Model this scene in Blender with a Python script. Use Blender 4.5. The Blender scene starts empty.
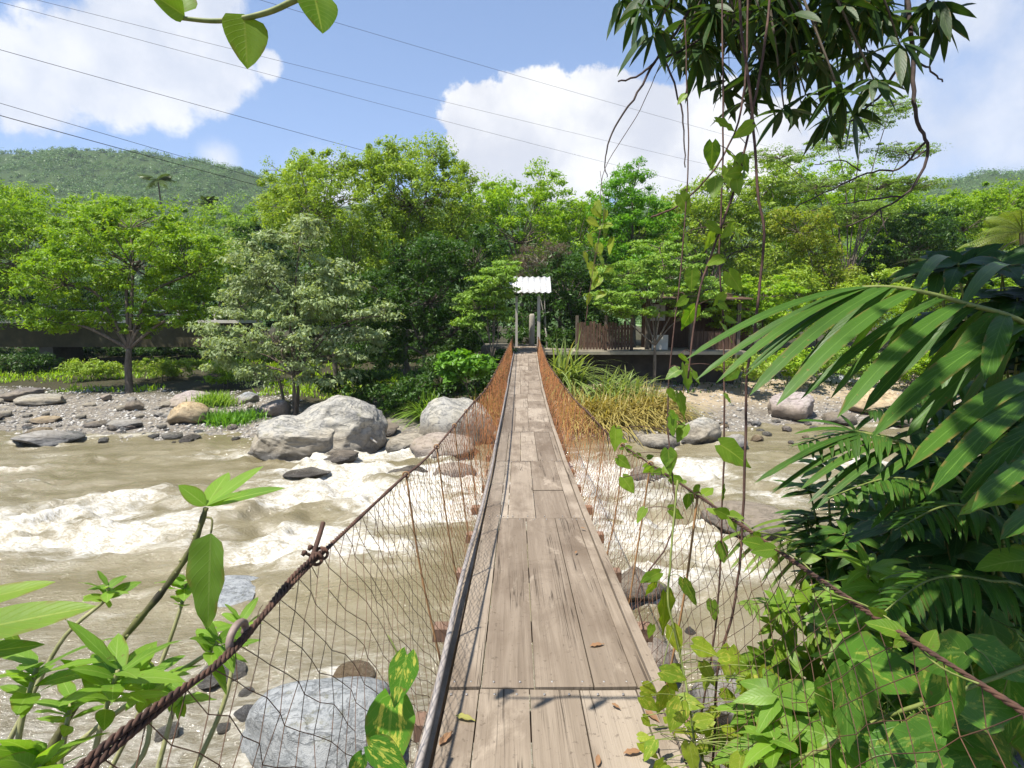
import bpy, math, random
import numpy as np
R = math.radians
random.seed(7)
rng = np.random.default_rng(11)
scene = bpy.context.scene
COL = scene.collection

# ------------------------------------------------------------------ camera
F = 560.0
HZ = 322.0
TH = math.atan((384 - HZ) / F)
EYE = 1.65
WZ = -2.55            # water level
cT, sT = math.cos(TH), math.sin(TH)
cam = bpy.data.cameras.new("camera")
cam.sensor_width = 36
cam.lens = 36 * F / 1024
cam.clip_start = 0.05
cam.clip_end = 6000
camo = bpy.data.objects.new("camera", cam)
camo.location = (0, 0, EYE)
camo.rotation_euler = (R(90) - TH, 0, 0)
COL.objects.link(camo)
scene.camera = camo

def ray(px, py):
    cx, cy = (px - 512) / F, (384 - py) / F
    return np.array([cx, cT + cy * sT, -sT + cy * cT])
def U(px, py, d):
    """point at camera depth d"""
    return np.array([0, 0, EYE]) + ray(px, py) * d
def G(px, py, z):
    """point where the sight line meets height z"""
    r = ray(px, py)
    return np.array([0, 0, EYE]) + r * ((z - EYE) / r[2])

# ------------------------------------------------------------------ noise
def _hash(ix, iy, iz, seed):
    h = (ix * 374761393 + iy * 668265263 + iz * 2147483647 + seed * 974634677) & 0xFFFFFFFF
    h = ((h ^ (h >> 13)) * 1274126177) & 0xFFFFFFFF
    h = (h ^ (h >> 16)) & 0xFFFFFFFF
    return h.astype(np.float64) / 4294967295.0
def vnoise(x, y, z=0.0, seed=0):
    x, y, z = np.broadcast_arrays(np.asarray(x, float), np.asarray(y, float), np.asarray(z, float))
    ix, iy, iz = np.floor(x).astype(np.int64), np.floor(y).astype(np.int64), np.floor(z).astype(np.int64)
    fx, fy, fz = x - ix, y - iy, z - iz
    fx, fy, fz = [f * f * (3 - 2 * f) for f in (fx, fy, fz)]
    r = 0
    for dx in (0, 1):
        for dy in (0, 1):
            for dz in (0, 1):
                w = (fx if dx else 1 - fx) * (fy if dy else 1 - fy) * (fz if dz else 1 - fz)
                r = r + w * _hash(ix + dx, iy + dy, iz + dz, seed)
    return r * 2 - 1
def fbm(x, y, z=0.0, oct=4, seed=0):
    a, s, r = 1.0, 1.0, 0
    for k in range(oct):
        r = r + a * vnoise(np.asarray(x) * s + 17.3 * k, np.asarray(y) * s - 9.1 * k, np.asarray(z) * s + 3.7 * k, seed + k)
        a *= .5; s *= 2.03
    return r
def sstep(a, b, x):
    t = np.clip((np.asarray(x, float) - a) / (b - a), 0, 1)
    return t * t * (3 - 2 * t)

# ------------------------------------------------------------------ mesh builder
class MB:
    def __init__(s):
        s.v, s.q, s.t, s.uv, s.n = [], [], [], [], 0
    def add(s, V, Q=None, T=None, UV=None):
        V = np.asarray(V, float).reshape(-1, 3)
        s.v.append(V)
        if Q is not None and len(Q): s.q.append(np.asarray(Q, np.int64).reshape(-1, 4) + s.n)
        if T is not None and len(T): s.t.append(np.asarray(T, np.int64).reshape(-1, 3) + s.n)
        s.uv.append(np.zeros((len(V), 2)) if UV is None else np.asarray(UV, float).reshape(-1, 2))
        s.n += len(V)
    def mesh(s, name, m, smooth=True, uv=False, attrs=None):
        V = np.concatenate(s.v) if s.v else np.zeros((0, 3))
        Q = np.concatenate(s.q) if s.q else np.zeros((0, 4), np.int64)
        T = np.concatenate(s.t) if s.t else np.zeros((0, 3), np.int64)
        me = bpy.data.meshes.new(name)
        me.vertices.add(len(V)); me.vertices.foreach_set("co", V.astype(np.float32).ravel())
        loops = np.concatenate([Q.ravel(), T.ravel()]).astype(np.int32)
        me.loops.add(len(loops)); me.loops.foreach_set("vertex_index", loops)
        st = np.concatenate([np.arange(len(Q)) * 4, len(Q) * 4 + np.arange(len(T)) * 3]).astype(np.int32)
        me.polygons.add(len(st)); me.polygons.foreach_set("loop_start", st)
        me.polygons.foreach_set("use_smooth", np.full(len(st), smooth, bool))
        me.update(calc_edges=True)
        if uv:
            l = me.uv_layers.new(name="UVMap")
            l.data.foreach_set("uv", np.concatenate(s.uv)[loops].astype(np.float32).ravel())
        for k, a in (attrs or {}).items():
            at = me.attributes.new(k, 'FLOAT', 'POINT'); at.data.foreach_set("value", np.asarray(a, np.float32))
        if m: me.materials.append(m)
        return me
    def build(s, name, m, parent=None, smooth=True, uv=False, attrs=None, loc=None):
        o = bpy.data.objects.new(name, s.mesh(name, m, smooth, uv, attrs))
        COL.objects.link(o)
        if parent: o.parent = parent
        if loc is not None: o.location = loc
        return o
    def box(s, x0, y0, z0, x1, y1, z1):
        V = [(x, y, z) for z in (z0, z1) for y in (y0, y1) for x in (x0, x1)]
        s.add(V, [(0, 2, 3, 1), (4, 5, 7, 6), (0, 1, 5, 4), (2, 6, 7, 3), (0, 4, 6, 2), (1, 3, 7, 5)])
    def hexa(s, V):
        s.add(V, [(0, 2, 3, 1), (4, 5, 7, 6), (0, 1, 5, 4), (2, 6, 7, 3), (0, 4, 6, 2), (1, 3, 7, 5)])
    def tube(s, P, r, n=6, cap=True):
        P = np.asarray(P, float); k = len(P)
        r = np.full(k, r) if np.isscalar(r) else np.asarray(r, float)
        T = np.gradient(P, axis=0); T /= np.linalg.norm(T, axis=1)[:, None] + 1e-9
        up = np.array([0, 0, 1.]) if abs(T[0, 2]) < .9 else np.array([1., 0, 0])
        A = np.zeros_like(P); a = np.cross(up, T[0])
        for i in range(k):
            a = a - T[i] * a.dot(T[i]); a /= np.linalg.norm(a) + 1e-9; A[i] = a
        B = np.cross(T, A)
        th = np.arange(n) * 2 * math.pi / n
        V = P[:, None, :] + r[:, None, None] * (np.cos(th)[None, :, None] * A[:, None, :] + np.sin(th)[None, :, None] * B[:, None, :])
        i = np.arange(k - 1)[:, None] * n; j = np.arange(n)[None, :]; j2 = (j + 1) % n
        Q = np.stack([i + j, i + j2, i + n + j2, i + n + j], -1).reshape(-1, 4)
        V = V.reshape(-1, 3); Tt = []
        if cap:
            V = np.concatenate([V, P[:1], P[-1:]]); c0, c1 = k * n, k * n + 1
            Tt = [(c0, (m + 1) % n, m) for m in range(n)] + [(c1, (k - 1) * n + m, (k - 1) * n + (m + 1) % n) for m in range(n)]
        s.add(V, Q, Tt)
    def segs(s, A, B, r):
        """many thin three-sided bars at once"""
        A = np.asarray(A, float); B = np.asarray(B, float)
        T = B - A; T /= np.linalg.norm(T, axis=1)[:, None] + 1e-9
        h = np.where(np.abs(T[:, 2:3]) < .9, np.array([[0, 0, 1.]]), np.array([[1., 0, 0]]))
        X = np.cross(h, T); X /= np.linalg.norm(X, axis=1)[:, None]; Y = np.cross(T, X)
        r = np.broadcast_to(np.asarray(r, float), (len(A),))[:, None]
        V = np.zeros((len(A), 6, 3))
        for k in range(3):
            o = r * (math.cos(k * 2.0944) * X + math.sin(k * 2.0944) * Y)
            V[:, k] = A + o; V[:, 3 + k] = B + o
        b = np.arange(len(A))[:, None] * 6
        Q = np.concatenate([b + np.array([[k, (k + 1) % 3, 3 + (k + 1) % 3, 3 + k]]) for k in range(3)])
        s.add(V.reshape(-1, 3), Q)

def smoothpath(P, n=24):
    P = np.asarray(P, float); k = len(P)
    t = np.linspace(0, k - 1, n); out = []
    for u in t:
        i = min(int(u), k - 2); f = u - i
        p0, p1, p2, p3 = P[max(i - 1, 0)], P[i], P[i + 1], P[min(i + 2, k - 1)]
        out.append(.5 * (2 * p1 + (p2 - p0) * f + (2 * p0 - 5 * p1 + 4 * p2 - p3) * f * f + (3 * p1 - p0 - 3 * p2 + p3) * f ** 3))
    return np.array(out)
def nrm(v):
    v = np.asarray(v, float); return v / (np.linalg.norm(v) + 1e-9)

def tag(o, label=None, cat=None, group=None, kind=None):
    if label: o["label"] = label
    if cat: o["category"] = cat
    if group: o["group"] = group
    if kind: o["kind"] = kind
    return o
def empty(name, loc, label, cat, group=None):
    o = bpy.data.objects.new(name, None); COL.objects.link(o); o.location = tuple(loc)
    o.empty_display_size = .2
    return tag(o, label, cat, group)
def local(mb, loc):
    for i in range(len(mb.v)): mb.v[i] = mb.v[i] - np.asarray(loc)
    return mb
def copy_tree(o, parent=None):
    c = o.copy(); COL.objects.link(c)
    if parent: c.parent = parent
    for ch in list(o.children): copy_tree(ch, c)
    return c

# ------------------------------------------------------------------ materials
class NT:
    def __init__(s, name):
        s.m = bpy.data.materials.new(name); s.m.use_nodes = True
        s.t = s.m.node_tree; s.t.nodes.clear()
        s.out = s.t.nodes.new("ShaderNodeOutputMaterial")
    def n(s, typ, **kw):
        x = s.t.nodes.new(typ)
        for k, v in kw.items():
            if k.startswith("i_"):
                key = k[2:]; key = int(key) if key.isdigit() else key.replace("_", " ")
                s.set(x.inputs[key], v)
            else: setattr(x, k, v)
        return x
    def set(s, inp, v):
        if isinstance(v, bpy.types.NodeSocket): s.t.links.new(v, inp)
        elif isinstance(v, (tuple, list)) and len(v) == 3 and inp.type == 'RGBA': inp.default_value = (*v, 1)
        else: inp.default_value = v
    def coord(s, which="Object", scale=(1, 1, 1)):
        c = s.n("ShaderNodeTexCoord"); mp = s.n("ShaderNodeMapping")
        s.t.links.new(c.outputs[which], mp.inputs[0]); mp.inputs["Scale"].default_value = scale
        return mp.outputs[0]
    def noise(s, vec, scale, detail=4, rough=.6, dist=0):
        x = s.n("ShaderNodeTexNoise"); s.t.links.new(vec, x.inputs["Vector"])
        x.inputs["Scale"].default_value = scale; x.inputs["Detail"].default_value = detail
        x.inputs["Roughness"].default_value = rough; x.inputs["Distortion"].default_value = dist
        return x.outputs[0]
    def ramp(s, fac, stops):
        x = s.n("ShaderNodeValToRGB"); s.t.links.new(fac, x.inputs[0]); e = x.color_ramp.elements
        while len(e) < len(stops): e.new(.5)
        for el, (p, c) in zip(e, stops):
            el.position = p; el.color = (*c, 1) if len(c) == 3 else c
        return x.outputs[0]
    def mix(s, fac, a, b, mode='MIX'):
        x = s.n("ShaderNodeMix", data_type='RGBA', blend_type=mode)
        s.set(x.inputs[0], fac); s.set(x.inputs[6], a); s.set(x.inputs[7], b)
        return x.outputs[2]
    def math(s, op, a, b=0.0, c=0.0, clamp=False):
        x = s.n("ShaderNodeMath", operation=op, use_clamp=clamp)
        s.set(x.inputs[0], a); s.set(x.inputs[1], b)
        if op in ('MULTIPLY_ADD', 'SMOOTH_MIN', 'COMPARE'): s.set(x.inputs[2], c)
        return x.outputs[0]
    def mapr(s, v, a, b, c=0.0, d=1.0, smooth=True):
        x = s.n("ShaderNodeMapRange", interpolation_type='SMOOTHSTEP' if smooth else 'LINEAR')
        s.set(x.inputs[0], v)
        for i, q in zip((1, 2, 3, 4), (a, b, c, d)): s.set(x.inputs[i], q)
        return x.outputs[0]
    def bump(s, h, strength=.4, dist=.02):
        x = s.n("ShaderNodeBump"); s.set(x.inputs["Height"], h)
        x.inputs["Strength"].default_value = strength; x.inputs["Distance"].default_value = dist
        return x.outputs[0]
    def bsdf(s, col, rough=.7, spec=.4, normal=None, metal=0.0):
        x = s.n("ShaderNodeBsdfPrincipled")
        s.set(x.inputs["Base Color"], col); s.set(x.inputs["Roughness"], rough)
        s.set(x.inputs["Specular IOR Level"], spec); s.set(x.inputs["Metallic"], metal)
        if normal is not None: s.set(x.inputs["Normal"], normal)
        return x.outputs[0]
    def done(s, sh):
        s.t.links.new(sh, s.out.inputs[0]); return s.m
    def attr(s, name):
        return s.n("ShaderNodeAttribute", attribute_name=name).outputs["Fac"]
    def island(s):
        return s.n("ShaderNodeNewGeometry").outputs["Random Per Island"]

def leaf_mat(name, a, b, c=None, trans=.42, rough=.45, clump=.5, var=1.0):
    m = NT(name)
    isl = m.island()
    stops = [(0, a), (.85, b)] + ([(1, c)] if c else [])
    col = m.ramp(isl, stops)
    nz = m.noise(m.coord("Object"), clump, 2)
    col = m.mix(m.mapr(nz, .35, .65, 0, .55), col, tuple(.5 * (x + y) * f for x, y, f in zip(a, b, (1.08, 1.12, .95))))
    p = m.bsdf(col, rough, .35)
    tr = m.n("ShaderNodeBsdfTranslucent")
    tc = m.mix(1.0, col, (1.5, 1.45, .55), 'MULTIPLY')
    m.t.links.new(tc, tr.inputs[0])
    mx = m.n("ShaderNodeMixShader"); mx.inputs[0].default_value = trans
    m.t.links.new(p, mx.inputs[1]); m.t.links.new(tr.outputs[0], mx.inputs[2])
    return m.done(mx.outputs[0])

def near_leaf_mat(name, a, b, vein, varieg=None, trans=.35, rough=.35, amount=.5):
    """leaf with midrib, side veins and optional cream / yellow variegation; uses the leaf UV"""
    m = NT(name)
    uvc = m.n("ShaderNodeTexCoord").outputs["UV"]
    sep = m.n("ShaderNodeSeparateXYZ"); m.t.links.new(uvc, sep.inputs[0])
    u, v = sep.outputs[0], sep.outputs[1]
    du = m.math('ABSOLUTE', m.math('SUBTRACT', u, .5))
    isl = m.island()
    col = m.mix(isl, a, b)
    ob = m.coord("Object")
    col = m.mix(m.mapr(m.noise(ob, 9, 3), .4, .7, 0, .5), col, b)
    if varieg:
        st = m.n("ShaderNodeCombineXYZ")
        m.set(st.inputs[0], m.math('MULTIPLY', du, 4.0))
        m.set(st.inputs[1], m.math('SUBTRACT', m.math('MULTIPLY', v, 2.6), m.math('MULTIPLY', du, 1.8)))
        m.set(st.inputs[2], m.math('MULTIPLY', isl, 37.0))
        nz = m.noise(st.outputs[0], 1.6, 5, .65)
        col = m.mix(m.mapr(m.math('SUBTRACT', nz, m.math('MULTIPLY', du, .35 * amount)), .60 - .25 * amount, .68 - .25 * amount), col, varieg)
    sv = m.n("ShaderNodeMath", operation='FRACT')
    m.set(sv.inputs[0], m.math('MULTIPLY', m.math('SUBTRACT', v, m.math('MULTIPLY', du, .55)), 9.0))
    svm = m.mapr(m.math('ABSOLUTE', m.math('SUBTRACT', sv.outputs[0], .5)), .0, .10, .45, 0)
    mid = m.mapr(du, .012, .04, 1, 0)
    col = m.mix(m.math('MAXIMUM', svm, mid), col, vein)
    edge = m.math('MULTIPLY', m.mapr(m.math('ADD', du, m.math('MULTIPLY', v, .12)), .40, .58), m.mapr(m.noise(ob, 22, 3), .48, .62))
    spots = m.mapr(m.noise(ob, 60, 2), .70, .74)
    col = m.mix(m.math('MAXIMUM', m.math('MULTIPLY', edge, .7), m.math('MULTIPLY', spots, .6)), col, (.20, .13, .04))
    col = m.mix(m.mapr(m.noise(ob, 4, 2), .45, .7, 0, .35), col, tuple(x * .55 for x in a))
    nb = m.bump(m.math('ADD', svm, m.math('MULTIPLY', m.noise(ob, 45, 2), .35)), .35, .004)
    p = m.bsdf(col, rough + .08, .3, nb)
    tr = m.n("ShaderNodeBsdfTranslucent")
    m.t.links.new(m.mix(1.0, col, (1.5, 1.5, .5), 'MULTIPLY'), tr.inputs[0])
    mx = m.n("ShaderNodeMixShader"); mx.inputs[0].default_value = trans
    m.t.links.new(p, mx.inputs[1]); m.t.links.new(tr.outputs[0], mx.inputs[2])
    return m.done(mx.outputs[0])

def simple(name, a, b, scale=6, rough=.8, spec=.3, bump=.4, bd=.02, stretch=(1, 1, 1), metal=0.0):
    m = NT(name); v = m.coord("Object", stretch)
    n1 = m.noise(v, scale, 6, .65)
    col = m.ramp(n1, [(.3, a), (.7, b)])
    return m.done(m.bsdf(col, rough, spec, m.bump(n1, bump, bd), metal))

def rock_mat(name, base, dark, lichen, wet=True, fine=1.0):
    m = NT(name); v = m.coord("Object")
    n1 = m.noise(v, 1.4 * fine, 9, .75, .6); n2 = m.noise(v, 6 * fine, 8, .75, .4); n3 = m.noise(v, 34 * fine, 4, .65)
    col = m.mix(m.mapr(n1, .38, .62), base, lichen)
    col = m.mix(m.mapr(n2, .47, .60, 0, .7), col, dark)
    col = m.mix(m.mapr(n3, .55, .75, 0, .35), col, tuple(min(.6, x * 1.5) for x in base))
    rg = m.math('ABSOLUTE', m.math('SUBTRACT', m.noise(m.coord("Object", (1, 1.5, 1.9)), 1.5, 7, .6, .8), .5))
    crack = m.mapr(rg, .004, .022, 1, 0)
    col = m.mix(m.math('MULTIPLY', crack, .35), col, tuple(x * .5 for x in dark))
    gm = m.n("ShaderNodeNewGeometry"); gs = m.n("ShaderNodeSeparateXYZ"); m.t.links.new(gm.outputs["Normal"], gs.inputs[0])
    moss = m.math('MULTIPLY', m.mapr(gs.outputs[2], .3, .8), m.mapr(m.noise(v, 3.1 * fine, 6, .75), .55, .66))
    col = m.mix(m.math('MULTIPLY', moss, .5), col, (.16, .15, .07))
    rough = .85
    if wet:
        g = m.n("ShaderNodeNewGeometry"); sp = m.n("ShaderNodeSeparateXYZ"); m.t.links.new(g.outputs["Position"], sp.inputs[0])
        hz = m.math('ADD', sp.outputs[2], m.math('MULTIPLY', m.math('SUBTRACT', n1, .5), -.6))
        w = m.mapr(hz, WZ + .12, WZ + .4, 1, 0)
        col = m.mix(m.mapr(hz, WZ + .5, WZ + .95, .55, 0), col, (.25, .20, .13))
        col = m.mix(m.math('MULTIPLY', w, .8), col, tuple(x * .3 for x in dark))
        rough = m.mapr(w, 0, 1, .85, .25)
    h = m.math('ADD', m.math('MULTIPLY', n2, .7), m.math('ADD', m.math('MULTIPLY', n3, .3), m.math('MULTIPLY', crack, -.3)))
    return m.done(m.bsdf(col, rough, .4, m.bump(h, .7, .08)))

def wood_mat(name, a, b, c, dirt):
    m = NT(name); isl = m.island()
    tc = m.n("ShaderNodeTexCoord").outputs["Object"]
    off = m.n("ShaderNodeCombineXYZ"); m.set(off.inputs[0], m.math('MULTIPLY', isl, 40.0)); m.set(off.inputs[1], m.math('MULTIPLY', isl, 90.0))
    ad = m.n("ShaderNodeVectorMath", operation='ADD'); m.t.links.new(tc, ad.inputs[0]); m.t.links.new(off.outputs[0], ad.inputs[1])
    def mp(sc):
        x = m.n("ShaderNodeMapping"); m.t.links.new(ad.outputs[0], x.inputs[0]); x.inputs["Scale"].default_value = sc; return x.outputs[0]
    g1 = m.noise(mp((16, .55, 4)), 1.0, 6, .65, .6)
    g2 = m.noise(mp((90, 1.6, 4)), 1.0, 4, .6, .3)
    big = m.noise(mp((2.2, .8, 1)), 1.0, 4, .6)
    base = m.ramp(isl, [(0, a), (.5, b), (1, c)])
    col = m.mix(m.mapr(g1, .42, .68, 0, .22), base, tuple(x * 1.32 for x in c))
    col = m.mix(m.mapr(g2, .52, .72, 0, .26), col, tuple(x * .5 for x in a))
    col = m.mix(m.mapr(big, .48, .66, 0, .6), col, dirt)
    ck = m.math('ABSOLUTE', m.math('SUBTRACT', m.noise(mp((26, .35, 2)), 1.0, 3, .5, .5), .5))
    ckm = m.math('MULTIPLY', m.mapr(ck, .003, .014, 1, 0), m.mapr(m.noise(mp((5, .9, 1)), 1.0, 2), .52, .60))
    col = m.mix(m.math('MULTIPLY', ckm, .8), col, tuple(x * .3 for x in dirt))
    wet_ = m.noise(m.coord("Object", (1.6, .9, 1)), 1.3, 7, .7, .8)
    col = m.mix(m.mapr(wet_, .50, .60, 0, .32), col, tuple(x * .9 for x in dirt))
    pal = m.noise(m.coord("Object", (3, 1.1, 1)), 1.1, 6, .7, .5)
    col = m.mix(m.mapr(pal, .55, .68, 0, .5), col, tuple(x * 1.25 for x in c))
    sp = m.noise(m.coord("Object"), 28, 4, .7)
    col = m.mix(m.mapr(sp, .60, .68, 0, .5), col, tuple(x * .5 for x in dirt))
    return m.done(m.bsdf(col, .85, .25, m.bump(m.math('SUBTRACT', m.math('ADD', g1, m.math('MULTIPLY', g2, .8)), m.math('MULTIPLY', ckm, .8)), .7, .007)))

M = {}
M['deck'] = wood_mat("weathered_plank", (.165, .128, .094), (.235, .188, .14), (.32, .265, .205), (.115, .083, .057))
M['beam'] = wood_mat("old_beam", (.16, .09, .06), (.22, .13, .09), (.26, .18, .13), (.1, .07, .05))
M['rust'] = simple("rusty_cable", (.03, .019, .016), (.12, .06, .038), 22, .8, .3, .6, .004)
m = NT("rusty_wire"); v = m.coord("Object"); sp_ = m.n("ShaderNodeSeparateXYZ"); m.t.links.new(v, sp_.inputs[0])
n1 = m.noise(v, 3, 4, .6); far_mix = m.mapr(m.math('ADD', sp_.outputs[1], m.math('MULTIPLY', n1, 3.0)), 1.5, 8.0)  # wire colour runs from dark brown near the camera to orange farther off
M['net'] = m.done(m.bsdf(m.mix(far_mix, m.ramp(n1, [(.3, (.045, .03, .024)), (.7, (.15, .075, .04))]), m.ramp(n1, [(.3, (.24, .095, .04)), (.7, (.50, .20, .065))])), .75, .3))
M['rod'] = simple("rusty_rod", (.20, .12, .06), (.42, .22, .09), 8, .75, .3, .3, .002)
M['pipe'] = simple("scuffed_pipe", (.20, .17, .155), (.42, .375, .34), 14, .5, .4, .3, .004, (1, .15, 1))
M['dark'] = simple("dark_rubber", (.02, .018, .016), (.05, .04, .035), 9, .7, .3)
M['steel'] = simple("worn_steel", (.28, .26, .25), (.5, .47, .45), 20, .4, .5, .2, .003, metal=.6)
M['dullsteel'] = simple("rust_flecked_steel", (.10, .055, .038), (.26, .20, .17), 30, .6, .4, .3, .003)
M['concrete'] = simple("stained_concrete", (.20, .17, .12), (.34, .30, .23), 2.2, .9, .2, .4, .02)
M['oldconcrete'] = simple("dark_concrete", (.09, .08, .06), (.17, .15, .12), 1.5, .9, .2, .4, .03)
M['mossy_shade'] = simple("mossy_shaded_concrete", (.05, .042, .022), (.10, .085, .045), 1.2, .9, .2, .4, .02)  # moss tint, darkened further to paint in the tree shade on the beam
M['blackwall'] = simple("shaded_wall", (.03, .028, .024), (.07, .06, .05), 1.2, .9, .2, .4, .02)  # near black colour stands for the shade under the slab overhang
M['palewood'] = simple("grey_post", (.33, .30, .26), (.48, .44, .38), 5, .85, .2, .4, .01, (1, 1, .2))
M['fence'] = simple("brown_board", (.06, .035, .024), (.14, .085, .055), 3, .85, .2, .4, .01, (3, 3, .3))
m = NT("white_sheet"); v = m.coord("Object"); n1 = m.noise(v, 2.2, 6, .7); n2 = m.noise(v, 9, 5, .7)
col = m.mix(m.mapr(n1, .42, .62, 0, .6), (.50, .50, .50), (.36, .34, .30)); col = m.mix(m.mapr(n2, .55, .66, 0, .7), col, (.22, .16, .11))  # mottling holds stains and leaf shadow painted into the sheet
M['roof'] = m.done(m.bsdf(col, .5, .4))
M['plaster'] = simple("cream_plaster", (.5, .46, .38), (.66, .62, .54), 2, .9, .2)
M['bark'] = simple("brown_bark", (.07, .055, .04), (.20, .165, .125), 5, .9, .2, .8, .03, (2, 2, .5))
M['palebark'] = simple("pale_bark", (.22, .20, .165), (.40, .37, .31), 4, .9, .2, .6, .02, (2, 2, .5))
M['vine'] = simple("brown_vine", (.045, .025, .02), (.14, .08, .06), 30, .8, .25, .5, .004)
M['twig'] = simple("dark_twig", (.035, .025, .025), (.10, .075, .065), 30, .85, .2, .5, .004)
M['rock_a'] = rock_mat("grey_rock", (.33, .315, .28), (.13, .13, .13), (.42, .385, .31))
M['rock_b'] = rock_mat("blue_grey_rock", (.29, .31, .33), (.13, .14, .16), (.38, .39, .39))
M['rock_c'] = rock_mat("tan_rock", (.42, .31, .17), (.24, .16, .09), (.48, .38, .24))
M['rock_d'] = rock_mat("dark_wet_rock", (.13, .115, .11), (.05, .045, .05), (.2, .17, .15))
M['rock_e'] = rock_mat("pinkish_rock", (.34, .28, .26), (.18, .15, .14), (.40, .35, .32))

# ------------------------------------------------------------------ sky and light
SHX, SHY = .36, .25                       # shadow offset per metre of height
sun_dir = nrm([-SHX, -SHY, 1])            # towards the sun
el = math.asin(sun_dir[2])
az = math.atan2(sun_dir[0], sun_dir[1])   # from +Y, clockwise
w = bpy.data.worlds.new("World"); scene.world = w; w.use_nodes = True
nt = NT.__new__(NT); nt.t = w.node_tree; nt.t.nodes.clear()
outw = nt.t.nodes.new("ShaderNodeOutputWorld"); bg = nt.t.nodes.new("ShaderNodeBackground")
sky = nt.n("ShaderNodeTexSky", sky_type='NISHITA', sun_disc=False)
sky.sun_elevation = el; sky.sun_rotation = az; sky.altitude = 200; sky.air_density = 1.0; sky.dust_density = .2; sky.ozone_density = 1.0
d0 = nt.n("ShaderNodeTexCoord").outputs["Generated"]
nn = nt.n("ShaderNodeTexNoise"); nt.t.links.new(d0, nn.inputs["Vector"]); nn.inputs["Scale"].default_value = 6.5; nn.inputs["Detail"].default_value = 12; nn.inputs["Roughness"].default_value = .62
nb = nt.n("ShaderNodeTexNoise"); nt.t.links.new(d0, nb.inputs["Vector"]); nb.inputs["Scale"].default_value = 3.0; nb.inputs["Detail"].default_value = 6; nb.inputs["Roughness"].default_value = .55
def lobes(ls, amp, soft):
    tot = None
    for (px, py, rad) in ls:
        c = nrm(ray(px, py))
        ds = nt.n("ShaderNodeVectorMath", operation='DISTANCE'); nt.t.links.new(d0, ds.inputs[0]); ds.inputs[1].default_value = tuple(c)
        q = nt.math('DIVIDE', ds.outputs["Value"], rad / F * .9)
        tot = q if tot is None else nt.math('SMOOTH_MIN', tot, q, .35)
    e = nt.math('ADD', tot, nt.math('MULTIPLY', nt.math('SUBTRACT', nn.outputs[0], .5), -amp))
    return nt.mapr(e, 1.0 - soft, 1.0 + soft * .4, 1, 0)
c1 = lobes([(480, 130, 42), (535, 110, 38), (600, 128, 52), (655, 115, 44), (705, 110, 42), (745, 150, 60), (560, 160, 60), (680, 165, 70), (500, 165, 45)], 2.4, .12)
c2 = lobes([(35, 78, 42), (100, 62, 50), (165, 62, 50), (222, 66, 34), (150, 12, 46), (195, -14, 42), (268, 64, 14), (110, 88, 36), (215, 90, 30)], 2.7, .28)
c3 = lobes([(900, 140, 75), (960, 130, 60), (1030, 120, 80), (850, 175, 70), (980, 15, 38), (790, 130, 50), (220, 158, 18), (1100, 60, 90), (330, 215, 60)], 2.4, .9)
shade = nt.mapr(nt.math('ADD', nt.math('MULTIPLY', nb.outputs[0], .6), nt.math('MULTIPLY', nn.outputs[0], .4)), .40, .60)
sp = nt.n("ShaderNodeSeparateXYZ"); nt.t.links.new(d0, sp.inputs[0])
CW = 1.0
k = 6.9
col = sky.outputs[0]
# thin hazy veil low over the horizon
col = nt.mix(nt.mapr(sp.outputs[2], 0.0, .55, .62, .30), col, (.40 * k, .60 * k, 1.08 * k))
cg = nt.mix(shade, (.66 * k, .71 * k, .82 * k), (1.0 * k, 1.0 * k, 1.02 * k))
col = nt.mix(nt.math('MULTIPLY', c3, .75), col, cg)
col = nt.mix(nt.math('MULTIPLY', c2, .9), col, cg)
col = nt.mix(c1, col, nt.mix(shade, (.68 * k, .71 * k, .80 * k), (1.02 * k, 1.02 * k, 1.02 * k)))
nt.t.links.new(col, bg.inputs[0]); bg.inputs[1].default_value = .088
nt.t.links.new(bg.outputs[0], outw.inputs[0])
sl = bpy.data.lights.new("sun", 'SUN'); sl.energy = 5.0; sl.angle = R(.53); sl.color = (1, .955, .87)
so = bpy.data.objects.new("sun", sl); COL.objects.link(so); so.location = (-30, -30, 60)
from mathutils import Vector
so.rotation_euler = Vector(-sun_dir).to_track_quat('-Z', 'Y').to_euler()

# ------------------------------------------------------------------ ground
FX = np.array([-300, -60, -30, -18, -12, -8, -4, 0, 4, 8, 12, 25, 60, 300.])
FY = np.array([34, 27, 23, 20.8, 19.8, 18.8, 18.6, 19.2, 19.4, 21, 23, 25, 28, 34.])
def yfar(x): return np.interp(x, FX, FY) + .5 * fbm(np.asarray(x) * .35, 3.1, oct=3, seed=5)
def ynear(x): return 3.9 + 1.3 * sstep(.9, 2.2, x) + .25 * fbm(np.asarray(x) * .9, 7.7, oct=2, seed=6) + .004 * np.abs(x)
def gz(x, y):
    x = np.asarray(x, float); y = np.asarray(y, float)
    a = y - yfar(x); b = ynear(x) - y
    left = sstep(6, -6, x)
    far = np.interp(a, [-6, -1.5, 0, 3, 9, 14, 26, 60, 2000], [-.8, -.5, 0, .18, .62, 1.0, 1.7, 2.6, 8]) * left \
        + np.interp(a, [-6, -1.5, 0, 2, 6, 8, 26, 60, 2000], [-.8, -.5, 0, .35, 1.0, 1.25, 1.9, 2.6, 8]) * (1 - left)
    near = np.interp(b, [-4, -1, 0, 1.35, 3, 40], [-.8, -.4, -.05, 1.55, 1.75, 2.5])
    z = np.where(y > 11, far, near)
    n = fbm(x * .7, y * .7, oct=4, seed=9)
    amp = np.where(a > 0, .10, .05) * np.where((y < 11) & (b < 0), .6, 1)
    return WZ + z + n * amp
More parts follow.
